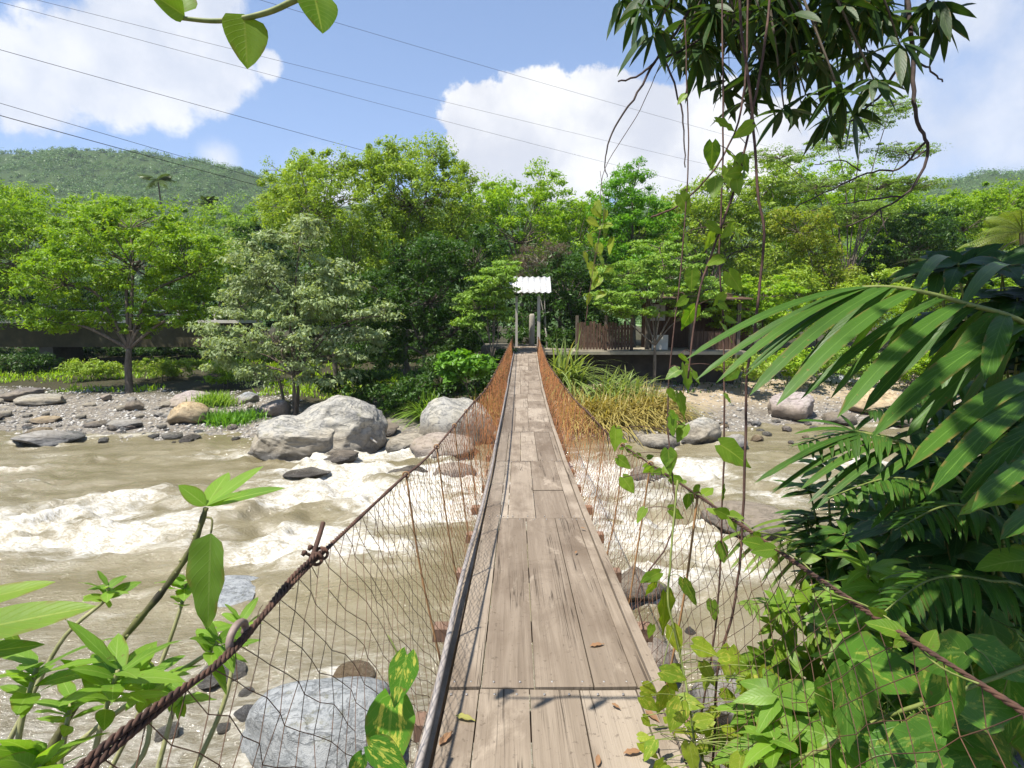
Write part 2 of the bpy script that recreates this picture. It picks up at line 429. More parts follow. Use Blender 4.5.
def grid(xs, ys):
    X, Y = np.meshgrid(xs, ys); nx, ny = len(xs), len(ys)
    i = np.arange(ny - 1)[:, None] * nx; j = np.arange(nx - 1)[None, :]
    return X.ravel(), Y.ravel(), np.stack([i + j, i + j + 1, i + nx + j + 1, i + nx + j], -1).reshape(-1, 4)
xs = np.concatenate([[-1500, -800, -400, -200, -120, -80, -60], np.arange(-48, 48.01, .3), [60, 80, 120, 200, 400, 800, 1500]])
ys = np.concatenate([[-300, -100, -40, -15, -6], np.arange(-3, 48, .3), [55, 65, 80, 110, 160, 250, 400, 700, 1500]])
X, Y, Q = grid(xs, ys)
Z = gz(X, Y)
a_ = Y - yfar(X)
grass = sstep(5.5, 8.5, a_ + 2 * fbm(X * .3, Y * .3, seed=21)) * (X < 3) + sstep(9, 12, a_ + 2 * fbm(X * .3, Y * .3, seed=22)) * (X >= 3)  # ground under the trees, coloured darker for their shade
sand = sstep(1.5, 4, a_) * (X > 2) * (1 - grass)
mb = MB(); mb.add(np.stack([X, Y, Z], 1), Q)
m = NT("bank_ground"); v = m.coord("Object")
n1 = m.noise(v, 1.4, 8, .7); n2 = m.noise(v, 9, 6, .7); n3 = m.noise(v, 40, 4, .7)
vo = m.n("ShaderNodeTexVoronoi"); m.t.links.new(v, vo.inputs["Vector"]); vo.inputs["Scale"].default_value = 9
gravel = m.mix(m.mapr(n2, .35, .65), (.17, .14, .105), (.33, .295, .24))
vs = m.n("ShaderNodeSeparateColor"); m.t.links.new(vo.outputs["Color"], vs.inputs[0])
gravel = m.mix(m.mapr(vs.outputs[0], 0, 1, 0, .7), gravel, (.12, .115, .11))
gravel = m.mix(m.mapr(n1, .5, .62, 0, .6), gravel, (.13, .105, .075))
sandc = m.mix(m.mapr(n1, .4, .6), (.40, .32, .22), (.30, .24, .16))
sandc = m.mix(m.mapr(n3, .45, .7, 0, .6), sandc, (.18, .14, .09))
shade_soil = m.mix(m.mapr(n2, .4, .6), (.035, .04, .015), (.06, .045, .028))  # understory soil with the tree shade put into its colour
col = m.mix(m.attr("sand"), gravel, sandc)
col = m.mix(m.attr("grass"), col, shade_soil)
mat = m.done(m.bsdf(col, .92, .2, m.bump(m.math('ADD', n2, m.math('MULTIPLY', n3, .5)), .8, .06)))
tag(mb.build("ground", mat, attrs={"grass": grass, "sand": sand}), "pale gravel and earth river banks", kind="structure")

# ------------------------------------------------------------------ hills + far forest
def hill_el(px):
    return np.interp(px, [-900, -300, -60, 30, 80, 150, 200, 262, 330, 450, 600, 760, 850, 930, 965, 1024, 1200, 1700],
                     [120, 150, 158, 168, 173, 171, 162, 147, 135, 125, 120, 125, 132, 142, 154, 160, 175, 150])
def hz_(x, y):
    px = 512 + F * x / np.maximum(y, 1)
    t = sstep(90, 560, y)
    return EYE + t * (hill_el(px) - 6) / F * np.minimum(y, 560) * (1 - .25 * sstep(560, 900, y)) + (3 + 7 * t) * fbm(x * .012, y * .012, oct=4, seed=41) * sstep(80, 300, y) - 8 - 16 * (np.abs(fbm(x * .007 + 3, y * .004, oct=3, seed=43)) < .12) * t * sstep(560, 400, y)
an = np.linspace(-1.25, 1.25, 200); ds = np.concatenate([np.linspace(75, 560, 60), np.linspace(580, 950, 12)])
A, D = np.meshgrid(an, ds); X = (np.tan(A) * D).ravel(); Y = D.ravel()
nx = len(an); i = np.arange(len(ds) - 1)[:, None] * nx; j = np.arange(nx - 1)[None, :]
Q = np.stack([i + j, i + j + 1, i + nx + j + 1, i + nx + j], -1).reshape(-1, 4)
mb = MB(); mb.add(np.stack([X, Y, hz_(X, Y)], 1), Q)
tag(mb.build("hills", simple("hill_shade_soil", (.03, .055, .015), (.05, .08, .022), .05, .95, .1)), "green forested hills beyond the river", kind="structure")  # soil colour darkened so gaps between crowns read as shadow

def crown_leaves(C, Rv, n, size, up=.6, seed=0, outw=.5, droop=0.0, flat=1.0, aspect=.42):
    """leaf blades spread in clumps: C centres, Rv clump radii (N,3), n blades per clump"""
    g = np.random.default_rng(seed); N = len(C)
    d = g.normal(size=(N, n, 3)); d /= np.linalg.norm(d, axis=2)[..., None]
    rr = g.random((N, n, 1)) ** .45
    P = (C[:, None, :] + d * rr * Rv[:, None, :]).reshape(-1, 3)
    o = (d * np.array([1, 1, 1])).reshape(-1, 3)
    nv = o * outw + np.array([0, 0, up]) + g.normal(size=P.shape) * .55
    nv /= np.linalg.norm(nv, axis=1)[:, None]
    t = g.normal(size=P.shape) + o * .8; t[:, 2] -= droop
    t -= nv * (t * nv).sum(1)[:, None]; t /= np.linalg.norm(t, axis=1)[:, None] + 1e-9
    sd = np.cross(nv, t)
    L = (size * (.55 + .9 * g.random(len(P)) ** 1.5) * np.repeat(g.uniform(.75, 1.3, N), n))[:, None]; W = L * aspect
    V = np.stack([P - t * L * .5, P + sd * W * .5 - nv * L * .10, P + t * L * .5 - nv * L * .12, P - sd * W * .5 - nv * L * .10], 1)
    V[:, 0] += nv * L * .04
    q = np.arange(len(P))[:, None] * 4 + np.array([[0, 1, 2, 3]])
    return V.reshape(-1, 3), q

L = {}
L['hill'] = leaf_mat("hill_foliage", (0.066, 0.150, 0.030), (0.120, 0.213, 0.045), (0.156, 0.237, 0.060), trans=.2, clump=.03)
g = np.random.default_rng(5)
N = 19200
ang = np.concatenate([g.uniform(-1.0, -.33, 10500), g.uniform(.45, 1.0, 6500), g.uniform(-.4, .5, 2200)])
dd = g.uniform(95 ** .7, 590 ** .7, N) ** (1 / .7)
hx, hy = np.tan(ang) * dd, dd
cr = (2.2 + 3.6 * g.random(N) ** 2) * (0.75 + .25 * dd / 500) * (1 + .35 * fbm(hx * .02, hy * .02, oct=2, seed=44))
C = np.stack([hx, hy, hz_(hx, hy) + cr * .55], 1)
V, Q = crown_leaves(C, np.stack([cr, cr, cr * .8], 1), 34, 1.5, seed=8, up=.7, outw=1.0)
mb = MB(); mb.add(V, Q)
tag(mb.build("forest", L['hill'], smooth=False), "unbroken green forest over the distant hills", "forest", kind="stuff")

# ------------------------------------------------------------------ footbridge
rows = [(347, 515.8, 535.2), (370, 511.7, 537.7), (394, 507.6, 542.5), (432, 502, 552.7), (461, 495.4, 564.8), (518, 484.5, 582), (580, 471, 608), (690, 447, 652), (768, 431, 690)]
WD = .95
pts = []
for y, l, r in rows:
    pts.append(U((l + r) / 2, y, F * WD / (r - l)))
pts = np.array(pts)[::-1]
# least wiggly fit of sag and line over distance
DY = pts[:, 1]
cz = np.polyfit(DY, pts[:, 2], 3); cx = np.polyfit(DY, pts[:, 0], 2)
Y_END = DY[-1] + .25
def dz(y): return np.polyval(cz, np.maximum(y, .5)) + 0 * np.asarray(y, float)
def dx(y): return np.polyval(cx, y)
print("deck", [(round(float(p[1]), 2), round(float(p[0]), 2), round(float(p[2]), 2), round(float(dz(p[1])), 2)) for p in pts], Y_END)
def ipol(P, ys):
    P = P[np.argsort(P[:, 1])]
    return np.stack([np.interp(ys, P[:, 1], P[:, 0]), ys, np.interp(ys, P[:, 1], P[:, 2])], 1)
LT = np.array([U(*p) for p in [(90, 768, .815), (230, 650, 1.197), (315, 560, 1.66), (399, 481, 2.69), (433, 451, 3.6), (470, 406.6, 5.9), (487.8, 386, 8.8), (498.7, 365.5, 13.2), (506.5, 350, 19.), (512.6, 337, 26.6)]])
RT = np.array([U(*p) for p in [(1024, 712, .94), (850, 600, 1.42), (700, 497, 2.56), (612, 437, 4.9), (587.6, 412, 6.7), (572.5, 397, 8.6), (557.5, 377, 12.2), (548, 363, 16.5), (543, 350, 20.5), (538.5, 337, 26.6)]])
def smooth_curve(P):
    d = P[0] - P[1]; P = np.concatenate([[P[0] + d / abs(d[1]) * 1.4], P])
    return smoothpath(P, 140)
LT, RT = smooth_curve(LT), smooth_curve(RT)
bridge = empty("footbridge", (dx(2.), 2, 0), "narrow rusty suspension footbridge with weathered plank deck over the river", "footbridge")
BL = np.array(bridge.location)
# planks
mb = MB(); nails = MB()
sec = [-.6, float(G(545, 690, dz(2.5))[1])]
seam_px = [518, 461, 432, 408, 394, 381, 370, 362, 355.5, 351]
ysamp = np.linspace(.5, 26.5, 4000); pix = []
zz = dz(ysamp); xx = dx(ysamp)
dep = ysamp * cT - (zz - EYE) * sT; up = ysamp * sT + (zz - EYE) * cT
pyy = 384 - F * up / dep
for s in seam_px: sec.append(float(ysamp[np.argmin(np.abs(pyy - s))]))
sec.append(Y_END)
print("seams", [round(s, 2) for s in sec])
g = random.Random(3)
def plank(mbx, u0, u1, y0, y1, top=0.0, th=.035, tw=0):
    n = max(2, int((y1 - y0) / .5) + 1); ysx = np.linspace(y0, y1, n)
    warp = g.uniform(-.004, .004); 
    V = []
    for yy in ysx:
        zt = dz(yy) + top + warp * math.sin((yy - y0) * 1.9)
        x = dx(yy)
        for (u, z) in ((u0, zt - th), (u1, zt - th), (u1, zt + tw), (u0, zt)):
            V.append((x + u, yy, z))
    V = np.array(V); Qs = []
    for i_ in range(n - 1):
        b = i_ * 4
        for k_ in range(4): Qs.append((b + k_, b + (k_ + 1) % 4, b + 4 + (k_ + 1) % 4, b + 4 + k_))
    Qs += [(3, 2, 1, 0), (4 * n - 4, 4 * n - 3, 4 * n - 2, 4 * n - 1)]
    mbx.add(V, Qs)
lay = [[-.475, -.33, -.10, .13, .39, .475], [-.475, -.325, -.075, .20, .40, .475], [-.475, -.325, -.25, .02, .36, .475], [-.475, -.33, -.12, .13, .40, .475], [-.475, -.2, .1, .475], [-.475, -.25, .05, .3, .475]]
for si in range(len(sec) - 1):
    y0, y1 = sec[si], sec[si + 1]
    cuts = lay[si] if si < 4 else [-.475] + sorted([g.uniform(-.28, -.12), g.uniform(.0, .18)]) + [.475]
    for k_ in range(len(cuts) - 1):
        gap = .0035
        sub = [y0, y1]
        if (si in (2, 5, 7) and k_ == 3) or (si > 3 and g.random() < .5): sub = [y0, y0 + (y1 - y0) * g.uniform(.35, .65), y1]
        for q in range(len(sub) - 1):
            e0 = sub[q] + (.008 if q == 0 else .003); e1 = sub[q + 1] - (.008 if q == len(sub) - 2 else .003)
            plank(mb, cuts[k_] + gap, cuts[k_ + 1] - gap, e0, e1, g.uniform(-.004, .004), tw=g.uniform(-.004, .004))
        for yy in (y0 + .05, y1 - .05):
            for f_ in (.25, .75):
                u = cuts[k_] + (cuts[k_ + 1] - cuts[k_]) * f_ + g.uniform(-.02, .02)
                nails.tube([(dx(yy) + u, yy, dz(yy) - .002), (dx(yy) + u, yy, dz(yy) + .0065)], .0055, 6)
local(mb, BL).build("deck", M['deck'], bridge, smooth=False)
nl = local(nails, BL).build("nail_heads", M['steel'], bridge); tag(nl, kind="stuff")
# right edge kerb board and stringers
ysx = np.linspace(-.8, Y_END, 60)
for u, w_, z0, z1 in ((.51, .028, -.09, .012), (-.52, .03, -.12, -.02)):
    e = MB(); V = []; wob = .008 * vnoise(ysx * 1.3, u, seed=3)
    for yy, wb in zip(ysx, wob):
        for (a, z) in ((u - w_, z0), (u + w_, z0), (u + w_, z1), (u - w_, z1)): V.append((dx(yy) + a + wb, yy, dz(yy) + z))
    n = len(ysx); Qs = []
    for i_ in range(n - 1):
        b = i_ * 4
        for k_ in range(4): Qs.append((b + k_, b + (k_ + 1) % 4, b + 4 + (k_ + 1) % 4, b + 4 + k_))
    Qs += [(3, 2, 1, 0), (4 * n - 4, 4 * n - 3, 4 * n - 2, 4 * n - 1)]
    e.add(V, Qs); local(e, BL).build("edge_board", M['deck'], bridge, smooth=False)
# pale pipe along the left edge
ysp = np.linspace(-.8, Y_END - .3, 160)
e = MB(); e.tube(np.stack([dx(ysp) - .515 + .018 * vnoise(ysp * .55, 2, seed=12) - .02 * sstep(4, 1, ysp), ysp, dz(ysp) + .040 + .02 * vnoise(ysp * .5, 8, seed=13)], 1), .0155, 10)
local(e, BL).build("edge_pipe", M['pipe'], bridge)
# under-deck cables
for u in (-.42, .42):
    e = MB(); e.tube(np.stack([dx(ysx) + u, ysx, dz(ysx) - .175], 1), .016, 7); local(e, BL).build("deck_cable", M['rust'], bridge)
# cross beams
yb = np.arange(.55, Y_END, .88)
for q, yy in enumerate(yb):
    e = MB(); x, z = dx(yy), dz(yy); ex = g.uniform(-.03, .05)
    e.box(x - .62 - ex, yy - .045, z - .155, x + .63 + ex * .5, yy + .045, z - .075)
    local(e, BL).build("cross_beam", M['beam'], bridge, smooth=False)
# rods and netting, both sides
def bottom(side, ys_):
    return np.stack([dx(ys_) + side * .55, ys_, dz(ys_) - .09], 1)
def topc(side, ys_):
    return ipol(LT if side < 0 else RT, ys_)
for side in (-1, 1):
    Tp = LT if side < 0 else RT
    # rope: three twisted strands near the camera, one rope
    e = MB()
    ya = np.concatenate([np.arange(Tp[0, 1], 6, .008), np.arange(6, Tp[-1, 1], .15)])
    P = ipol(Tp, ya)
    r0 = (np.where(ya < 6, .0034, .0065) if side > 0 else np.interp(ya, [1.5, 6, 6.1], [.0036, .0044, .0065])) * (1 + .18 * vnoise(ya * 9, 1, seed=71))
    off = np.where(ya < 6, .0036, .0050) * (1 + .3 * vnoise(ya * 5, 2, seed=72))
    for k_ in range(3):
        ph = ya * (115 if side < 0 else 95) + k_ * 2.094
        e.tube(P + np.stack([np.cos(ph) * off, 0 * ya, np.sin(ph) * off], 1), r0, 6)
    local(e, BL).build("hand_cable", M['rust'], bridge)
    if side < 0:
        e = MB(); yq = np.arange(Tp[0, 1], 1.66, .008); P = ipol(Tp, yq) + np.stack([-.009 * np.cos(yq * 9), 0 * yq, .009 * np.sin(yq * 9) + .004], 1)
        for k_ in range(3):
            ph = yq * 115 + k_ * 2.094; e.tube(P + np.stack([np.cos(ph) * .0038, 0 * yq, np.sin(ph) * .0038], 1), .0036, 6)
        gw = np.random.default_rng(6)
        for _ in range(26):
            q = P[gw.integers(10, len(P) - 5)]; d_ = gw.normal(size=3) * [.02, .03, .02]
            e.tube(smoothpath([q, q + d_ * .6 + [0, .01, 0], q + d_ + [0, .03, -.01]], 5), .0009, 4)
        local(e, BL).build("return_cable", M['rust'], bridge)
    for yy in np.arange(2.75 if side < 0 else 2.5, Y_END - .3, .9):
        a, b = bottom(side, np.array([yy]))[0], topc(side, np.array([yy + .02]))[0]
        mid = (a + b) / 2 + np.array([side * .015 + g.uniform(-.015, .015), g.uniform(-.02, .02), 0])
        e = MB(); P = smoothpath([a, mid, b], 10); e.tube(P, .0055, 6)
        # hook over the cable
        th = np.linspace(-.5, 4.6, 12); e.tube(np.stack([b[0] + .016 * np.cos(th) * side, np.full(12, b[1]), b[2] + .016 * np.sin(th)], 1), .0045, 5)
        local(e, BL).build("hanger_rod", M['rod'], bridge)
    cw, nrow = .098, 18
    y_a = .15 if side < 0 else .3
    ncol = int((Y_END - .15 - y_a) / cw)
    I, J = np.meshgrid(np.arange(ncol), np.arange(nrow + 1), indexing='ij')
    S = y_a + (I + .5 * (J % 2)) * cw; Tt = J / nrow
    S = S + .014 * vnoise(I * .9, J * .9, seed=51 + side) + .06 * vnoise(I * .12, J * .25, seed=53 + side)
    Bt = bottom(side, S.ravel()).reshape(ncol, nrow + 1, 3); Tq = topc(side, S.ravel()).reshape(ncol, nrow + 1, 3)
    sag = (.02 * np.abs(vnoise(S * 1.1, 5, seed=55 + side))) * 4 * Tt * (1 - Tt)
    P = Bt + (Tq - Bt) * Tt[..., None]
    P[..., 2] -= .03 * Tt ** 3 * np.abs(vnoise(S * 2.1, 1, seed=57)) * (J < nrow)
    P[..., 0] += side * (.06 * 4 * Tt * (1 - Tt) * (.6 + .8 * vnoise(S * .5, 2, seed=58 + side)) ) + .012 * vnoise(I * .7, J * .7, seed=59 + side)
    P[..., 2] += .010 * vnoise(I * .8, J * .8, 3, seed=60 + side) * (J < nrow) * (J > 0)
    A_, B_ = [], []
    for j_ in range(nrow):
        A_.append(P[:, j_]); B_.append(P[:, j_ + 1])
        if j_ % 2 == 0: A_.append(P[1:, j_]); B_.append(P[:-1, j_ + 1])
        else: A_.append(P[:-1, j_]); B_.append(P[1:, j_ + 1])
    A_, B_ = np.concatenate(A_), np.concatenate(B_)
    keep = rng.random(len(A_)) > .012
    A_, B_ = A_[keep], B_[keep]
    rr = np.interp(A_[:, 1], [0, 3, 8, 26], [.0011, .0015, .0022, .0027])
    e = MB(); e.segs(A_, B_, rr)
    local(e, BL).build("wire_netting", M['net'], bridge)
# cable ends: rope clamps and thimble on the left cable
for k_ in (0, 1):
    y_ = 1.60 + k_ * .045; p = topc(-1, np.array([y_]))[0]; th = np.linspace(0, 2 * math.pi, 13); e = MB()
    e.tube(np.stack([p[0] + .018 * np.cos(th), np.full(13, y_), p[2] + .018 * np.sin(th)], 1), .005, 6)
    rc = local(e, BL).build("rope_clamp", M['rust'], bridge)
    e = MB(); e.tube([p + [-.014, 0, .010], p + [-.040, 0, .024]], .0045, 6); bo = local(e, BL).build("bolt", M['rust'], rc)
    e = MB(); e.tube([p + [-.030, -.001, .016], p + [-.038, 0, .021]], .009, 6); local(e, BL).build("nut", M['rust'], rc)
e = MB(); p0 = topc(-1, np.array([1.62]))[0]
e.tube(smoothpath([p0 + [0, -.08, .005], p0 + [-.012, 0, .018], p0 + [-.012, .06, .055], p0 + [-.012, .085, .075]], 14), .0075, 7)
local(e, BL).build("cable_end", M['rust'], bridge)
e = MB(); p0 = topc(-1, np.array([1.17]))[0]; th = np.linspace(-.6, 3.9, 16)
e.tube(np.stack([p0[0] - .006 + 0 * th, p0[1] + .036 * np.cos(th), p0[2] + .010 + .024 * np.sin(th)], 1), .0085, 8)
local(e, BL).build("thimble", M['dullsteel'], bridge)

# ------------------------------------------------------------------ gate portal
gy = Y_END - .05; gx = dx(gy); gz0 = dz(gy)
px2m = lambda p, y=gy: (p - 512) / F * y
gate = empty("entrance_gate", (gx, gy, gz0), "small gate frame with white sheet roof at the far end of the footbridge", "gate")
GL = np.array(gate.location)
for p in (516.5, 538.5):
    x = px2m(p); wd = .16 if p > 520 else .12
    e = MB(); e.hexa([(x + i_ * wd / 2 * s_, gy + q * .08 * s_, z) for z, s_ in ((gz0 - 1.6, 1), (gz0 + 2.45, .9)) for q in (-1, 1) for i_ in (-1, 1)])
    local(e, GL).build("post", M['palewood'], gate, smooth=False)
x0, x1 = px2m(509.3), px2m(550.3); zt, zb = U(0, 277, gy)[2], U(0, 293.5, gy)[2]
e = MB(); nxr = 60; xr = np.linspace(x0, x1, nxr); ph = (xr - x0) / (x1 - x0) * 7 * 2 * math.pi
V = []; 
for (yy, z) in ((gy - .42, zb), (gy + .55, zt)):
    for dzr in (0, .012): V += [(a, yy, z + dzr + .03 * math.cos(b)) for a, b in zip(xr, ph)]
k_ = nxr; Qs = []
for i_ in range(nxr - 1):
    Qs += [(k_ + i_, k_ + i_ + 1, 3 * k_ + i_ + 1, 3 * k_ + i_), (i_, 2 * k_ + i_, 2 * k_ + i_ + 1, i_ + 1), (i_, i_ + 1, k_ + i_ + 1, k_ + i_), (2 * k_ + i_, 3 * k_ + i_, 3 * k_ + i_ + 1, 2 * k_ + i_ + 1)]
Qs += [(0, k_, 3 * k_, 2 * k_), (k_ - 1, 3 * k_ - 1, 4 * k_ - 1, 2 * k_ - 1)]
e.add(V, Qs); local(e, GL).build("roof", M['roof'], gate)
e = MB(); e.box(px2m(514), gy - .05, zb + .0, px2m(542), gy + .05, zb + .1); local(e, GL).build("lintel", M['palewood'], gate, smooth=False)
x = px2m(531.5, gy + 1.3)
e = MB(); e.tube([(x, gy + 1.3, gz0 - .5), (x + .02, gy + 1.3, gz0 + 1.5), (x + .01, gy + 1.3, gz0 + 1.62)], [.16, .15, .1], 10)
tag(e.build("wooden_post", M['palebark']), "thick stubby log post standing behind the gate opening", "post")

# ------------------------------------------------------------------ landing platform, picket fence, hut
py_ = 27.6; ptop = U(0, 351, py_)[2]
plat = empty("landing_platform", (6, py_, ptop), "concrete landing platform with dark face right of the gate", "platform")
PL = np.array(plat.location)
xa, xb = (545 - 512) / F * py_, (745 - 512) / F * py_
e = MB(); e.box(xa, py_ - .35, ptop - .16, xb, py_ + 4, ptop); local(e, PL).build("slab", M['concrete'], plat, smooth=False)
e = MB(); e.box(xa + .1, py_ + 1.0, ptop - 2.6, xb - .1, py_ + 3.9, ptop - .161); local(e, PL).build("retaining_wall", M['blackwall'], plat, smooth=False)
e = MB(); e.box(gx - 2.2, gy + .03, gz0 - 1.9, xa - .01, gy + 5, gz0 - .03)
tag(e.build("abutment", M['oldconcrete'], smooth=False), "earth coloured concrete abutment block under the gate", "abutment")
fen = empty("picket_fence", ((605 - 512) / F * 28, 28, ptop), "dark brown upright board fence on the landing platform", "fence")
FL = np.array(fen.location)
e = MB(); g2 = random.Random(5)
for p in np.arange(578, 633, 3.1):
    x = (p - 512) / F * 28; h = 1.35 + g2.uniform(-.12, .12)
    e.box(x - .065, 27.98 + g2.uniform(-.01, .01), ptop + .05, x + .065, 28.01, ptop + h)
local(e, FL).build("pickets", M['fence'], fen, smooth=False)
for z in (.3, 1.05):
    e = MB(); e.box((577 - 512) / F * 28, 28.015, ptop + z, (634 - 512) / F * 28, 28.06, ptop + z + .1); local(e, FL).build("rail", M['fence'], fen, smooth=False)
for p in (577, 606, 632):
    x = (p - 512) / F * 28; e = MB(); e.box(x - .07, 28.065, ptop, x + .07, 28.2, ptop + 1.75); local(e, FL).build("post", M['bark'], fen, smooth=False)
hut = empty("riverside_hut", ((660 - 512) / F * 29.5, 30, ptop), "small open hut with dark posts and low plank wall on the platform", "hut")
HL = np.array(hut.location)
for p, r_ in ((647, .11), (690, .09), (737, .09)):
    x = (p - 512) / F * 29.2; e = MB(); e.box(x - r_, 29.1, ptop, x + r_, 29.3, ptop + 2.6); local(e, HL).build("post", M['bark'], hut, smooth=False)
e = MB(); e.box((652 - 512) / F * 29, 29.05, ptop, (668 - 512) / F * 29, 29.12, ptop + .75); local(e, HL).build("low_wall", M['plaster'], hut, smooth=False)
e = MB(); 
for q in range(12):
    x = (694 + q * 3.6 - 512) / F * 29; e.box(x - .08, 29.02, ptop, x + .08, 29.06, ptop + .95)
local(e, HL).build("plank_wall", M['fence'], hut, smooth=False)
e = MB(); e.box((640 - 512) / F * 32, 31.6, ptop, (745 - 512) / F * 32, 31.8, ptop + 2.5); local(e, HL).build("back_wall", M['fence'], hut, smooth=False)
e = MB(); e.hexa([((636 - 512) / F * 29, 28.6, ptop + 2.55), ((748 - 512) / F * 29, 28.6, ptop + 2.55), ((636 - 512) / F * 29, 32, ptop + 3.0), ((748 - 512) / F * 29, 32, ptop + 3.0),
                  ((636 - 512) / F * 29, 28.6, ptop + 2.6), ((748 - 512) / F * 29, 28.6, ptop + 2.6), ((636 - 512) / F * 29, 32, ptop + 3.05), ((748 - 512) / F * 29, 32, ptop + 3.05)])
local(e, HL).build("roof", M['fence'], hut, smooth=False)
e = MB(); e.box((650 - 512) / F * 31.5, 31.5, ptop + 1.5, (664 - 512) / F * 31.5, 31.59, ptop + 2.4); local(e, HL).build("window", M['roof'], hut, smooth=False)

# ------------------------------------------------------------------ concrete road bridge, left background
by = 40.; bt, bb = U(0, 320, by)[2], U(0, 347, by)[2]
rb = empty("concrete_bridge", (-32, by, bb), "long stained concrete beam bridge behind the trees on the left bank", "bridge")
RL = np.array(rb.location)
e = MB(); e.box(-62, by, bb, -19.5, by + 3.4, bt - .22); local(e, RL).build("beam", M['mossy_shade'], rb, smooth=False)
e = MB(); e.box(-62, by - .25, bt - .217, -19.3, by + 3.6, bt); local(e, RL).build("deck_slab", M['plaster'], rb, smooth=False)
for z in (.35, .65):
    e = MB(); e.tube([(-62, by - .1, bt + z), (-19.4, by - .1, bt + z)], .035, 6); local(e, RL).build("rail", M['steel'], rb)
for x in np.arange(-60, -19, 2.6):
    e = MB(); e.box(x - .06, by - .16, bt + .002, x + .06, by - .04, bt + .7); local(e, RL).build("rail_post", M['plaster'], rb, smooth=False)
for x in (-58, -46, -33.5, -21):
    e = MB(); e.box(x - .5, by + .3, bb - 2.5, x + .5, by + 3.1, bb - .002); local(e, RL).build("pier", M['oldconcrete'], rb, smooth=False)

# ------------------------------------------------------------------ rocks
def rock_mesh(name, mat, seed, sub=4, sq=1.0, sharp=.5, cuts=None):
    import bmesh
    bm = bmesh.new(); bmesh.ops.create_icosphere(bm, subdivisions=sub, radius=1)
    P = np.array([v_.co[:] for v_ in bm.verts]); g_ = np.random.default_rng(seed)
    cl_ = [(nrm(g_.normal(size=3)), g_.uniform(.62, .9)) for _ in range(int(7 + 5 * sharp))] if cuts is None else [(nrm(c_[:3]), c_[3]) for c_ in cuts]
    for n_, d_ in cl_:
        h = P @ n_; P = P - np.outer(np.maximum(h - d_, 0) * .92, n_)
    nrm_ = P / np.linalg.norm(P, axis=1)[:, None]
    rid = 1 - np.abs(fbm(P[:, 0] * 1.1 + seed, P[:, 1] * 1.6, P[:, 2] * 1.9 + P[:, 0] * .7, oct=4, seed=seed + 3))
    P = P + nrm_ * (.09 * fbm(P[:, 0] * 1.4 + seed, P[:, 1] * 1.4, P[:, 2] * 1.4, oct=6, seed=seed) + .07 * (rid - .6))[:, None]
    for v_, p in zip(bm.verts, P): v_.co = p
    me = bpy.data.meshes.new(name); bm.to_mesh(me); bm.free()
    me.polygons.foreach_set("use_smooth", np.ones(len(me.polygons), bool)); me.materials.append(mat); return me
M['rock_f'] = rock_mat("pale_water_rock", (.27, .285, .29), (.14, .15, .155), (.36, .37, .37), wet=False, fine=1.6)
WROCKS = []
RM = {k_: [rock_mesh("rock", M['rock_' + k_], s) for s in range(n0, n0 + 3)] for n0, k_ in ((1, 'a'), (11, 'b'), (21, 'c'), (31, 'd'), (41, 'e'), (51, 'f'))}
def rock(px, py_base, wpx, hpx, kind, label, var=0, group=None, z0=None, name="boulder", rot=None, sink=.35, depth=1.0, mesh=None):
    z = WZ if z0 is None else z0
    c = G(px, py_base, z)
    if z0 is None:
        for _ in range(6): c = G(px, py_base, max(WZ, float(gz(c[0], c[1]))))
    s = c[1] / F; rx, h = wpx * s / 2, hpx * s
    o = bpy.data.objects.new(name, mesh or RM[kind][var % 3]); COL.objects.link(o)
    rz = h / (2 - sink) ; ry = rx * depth
    if z <= WZ and wpx > 22: WROCKS.append((c[0], c[1] + ry * .8, rx))
    o.location = (c[0], c[1] + ry * .8, c[2] + rz * (1 - sink))
    o.scale = (rx / .85, ry / .85, rz / .85)
    o.rotation_euler = (0, 0, rot if rot is not None else 0)
    return tag(o, label, "boulder" if name == "boulder" else "stone", group)
big = rock_mesh("boulder", M['rock_a'], 77, 6, cuts=[(-.62, -.3, .72, .50), (.55, -.25, .8, .70), (.1, -.9, .42, .60), (-.6, -.8, .1, .66), (.75, -.6, .05, .74), (.2, .5, .85, .72), (.95, 0, .3, .8)])
big2 = rock_mesh("boulder", M['rock_a'], 83, 6, cuts=[(-.4, -.5, .77, .66), (.3, -.4, .87, .62), (-.2, -1, .1, .72), (-.9, -.3, .3, .78), (.4, -.9, -.1, .7)])
rock(324, 457, 100, 58, 'a', "huge pale grey boulder with sloping facets at the far water's edge", mesh=big, depth=.8)
rock(284, 461, 80, 40, 'a', "rounded lower grey boulder leaning against the huge pale boulder", mesh=big2, depth=.7, z0=WZ)
rock(455, 447, 68, 48, 'a', "pale dome shaped boulder seen beside the left netting of the footbridge", 2, depth=.9)
rock(406, 454, 42, 16, 'a', "low two tone rock lying between the two biggest boulders", 1)
rock(337, 464, 36, 9, 'd', "dark wet slab in the water at the foot of the huge boulder", 1)
rock(362, 453, 16, 12, 'c', "small brown stone beside the leaning driftwood stick", 0)
rock(380, 437, 30, 12, 'd', "shadowed brown rock behind the low two tone rock", 2)
rock(182, 426, 34, 20, 'c', "orange tan boulder on the gravel bar beside the green grass clump", 0)
rock(183, 408, 40, 14, 'e', "pinkish flat rock just behind the orange tan boulder", 1)
rock(208, 419, 16, 9, 'a', "small pale stone right of the orange tan boulder", 1)
rock(243, 404, 20, 11, 'b', "blue grey rock behind the green grass clump", 0)
rock(272, 416, 26, 14, 'e', "round dull rock touching the left side of the huge boulder", 0)
rock(132, 411, 14, 10, 'd', "dark round stone near the trunk of the small bank tree", 0)
rock(30, 405, 40, 9, 'a', "long pale flat rock at the upper left river edge", 2)
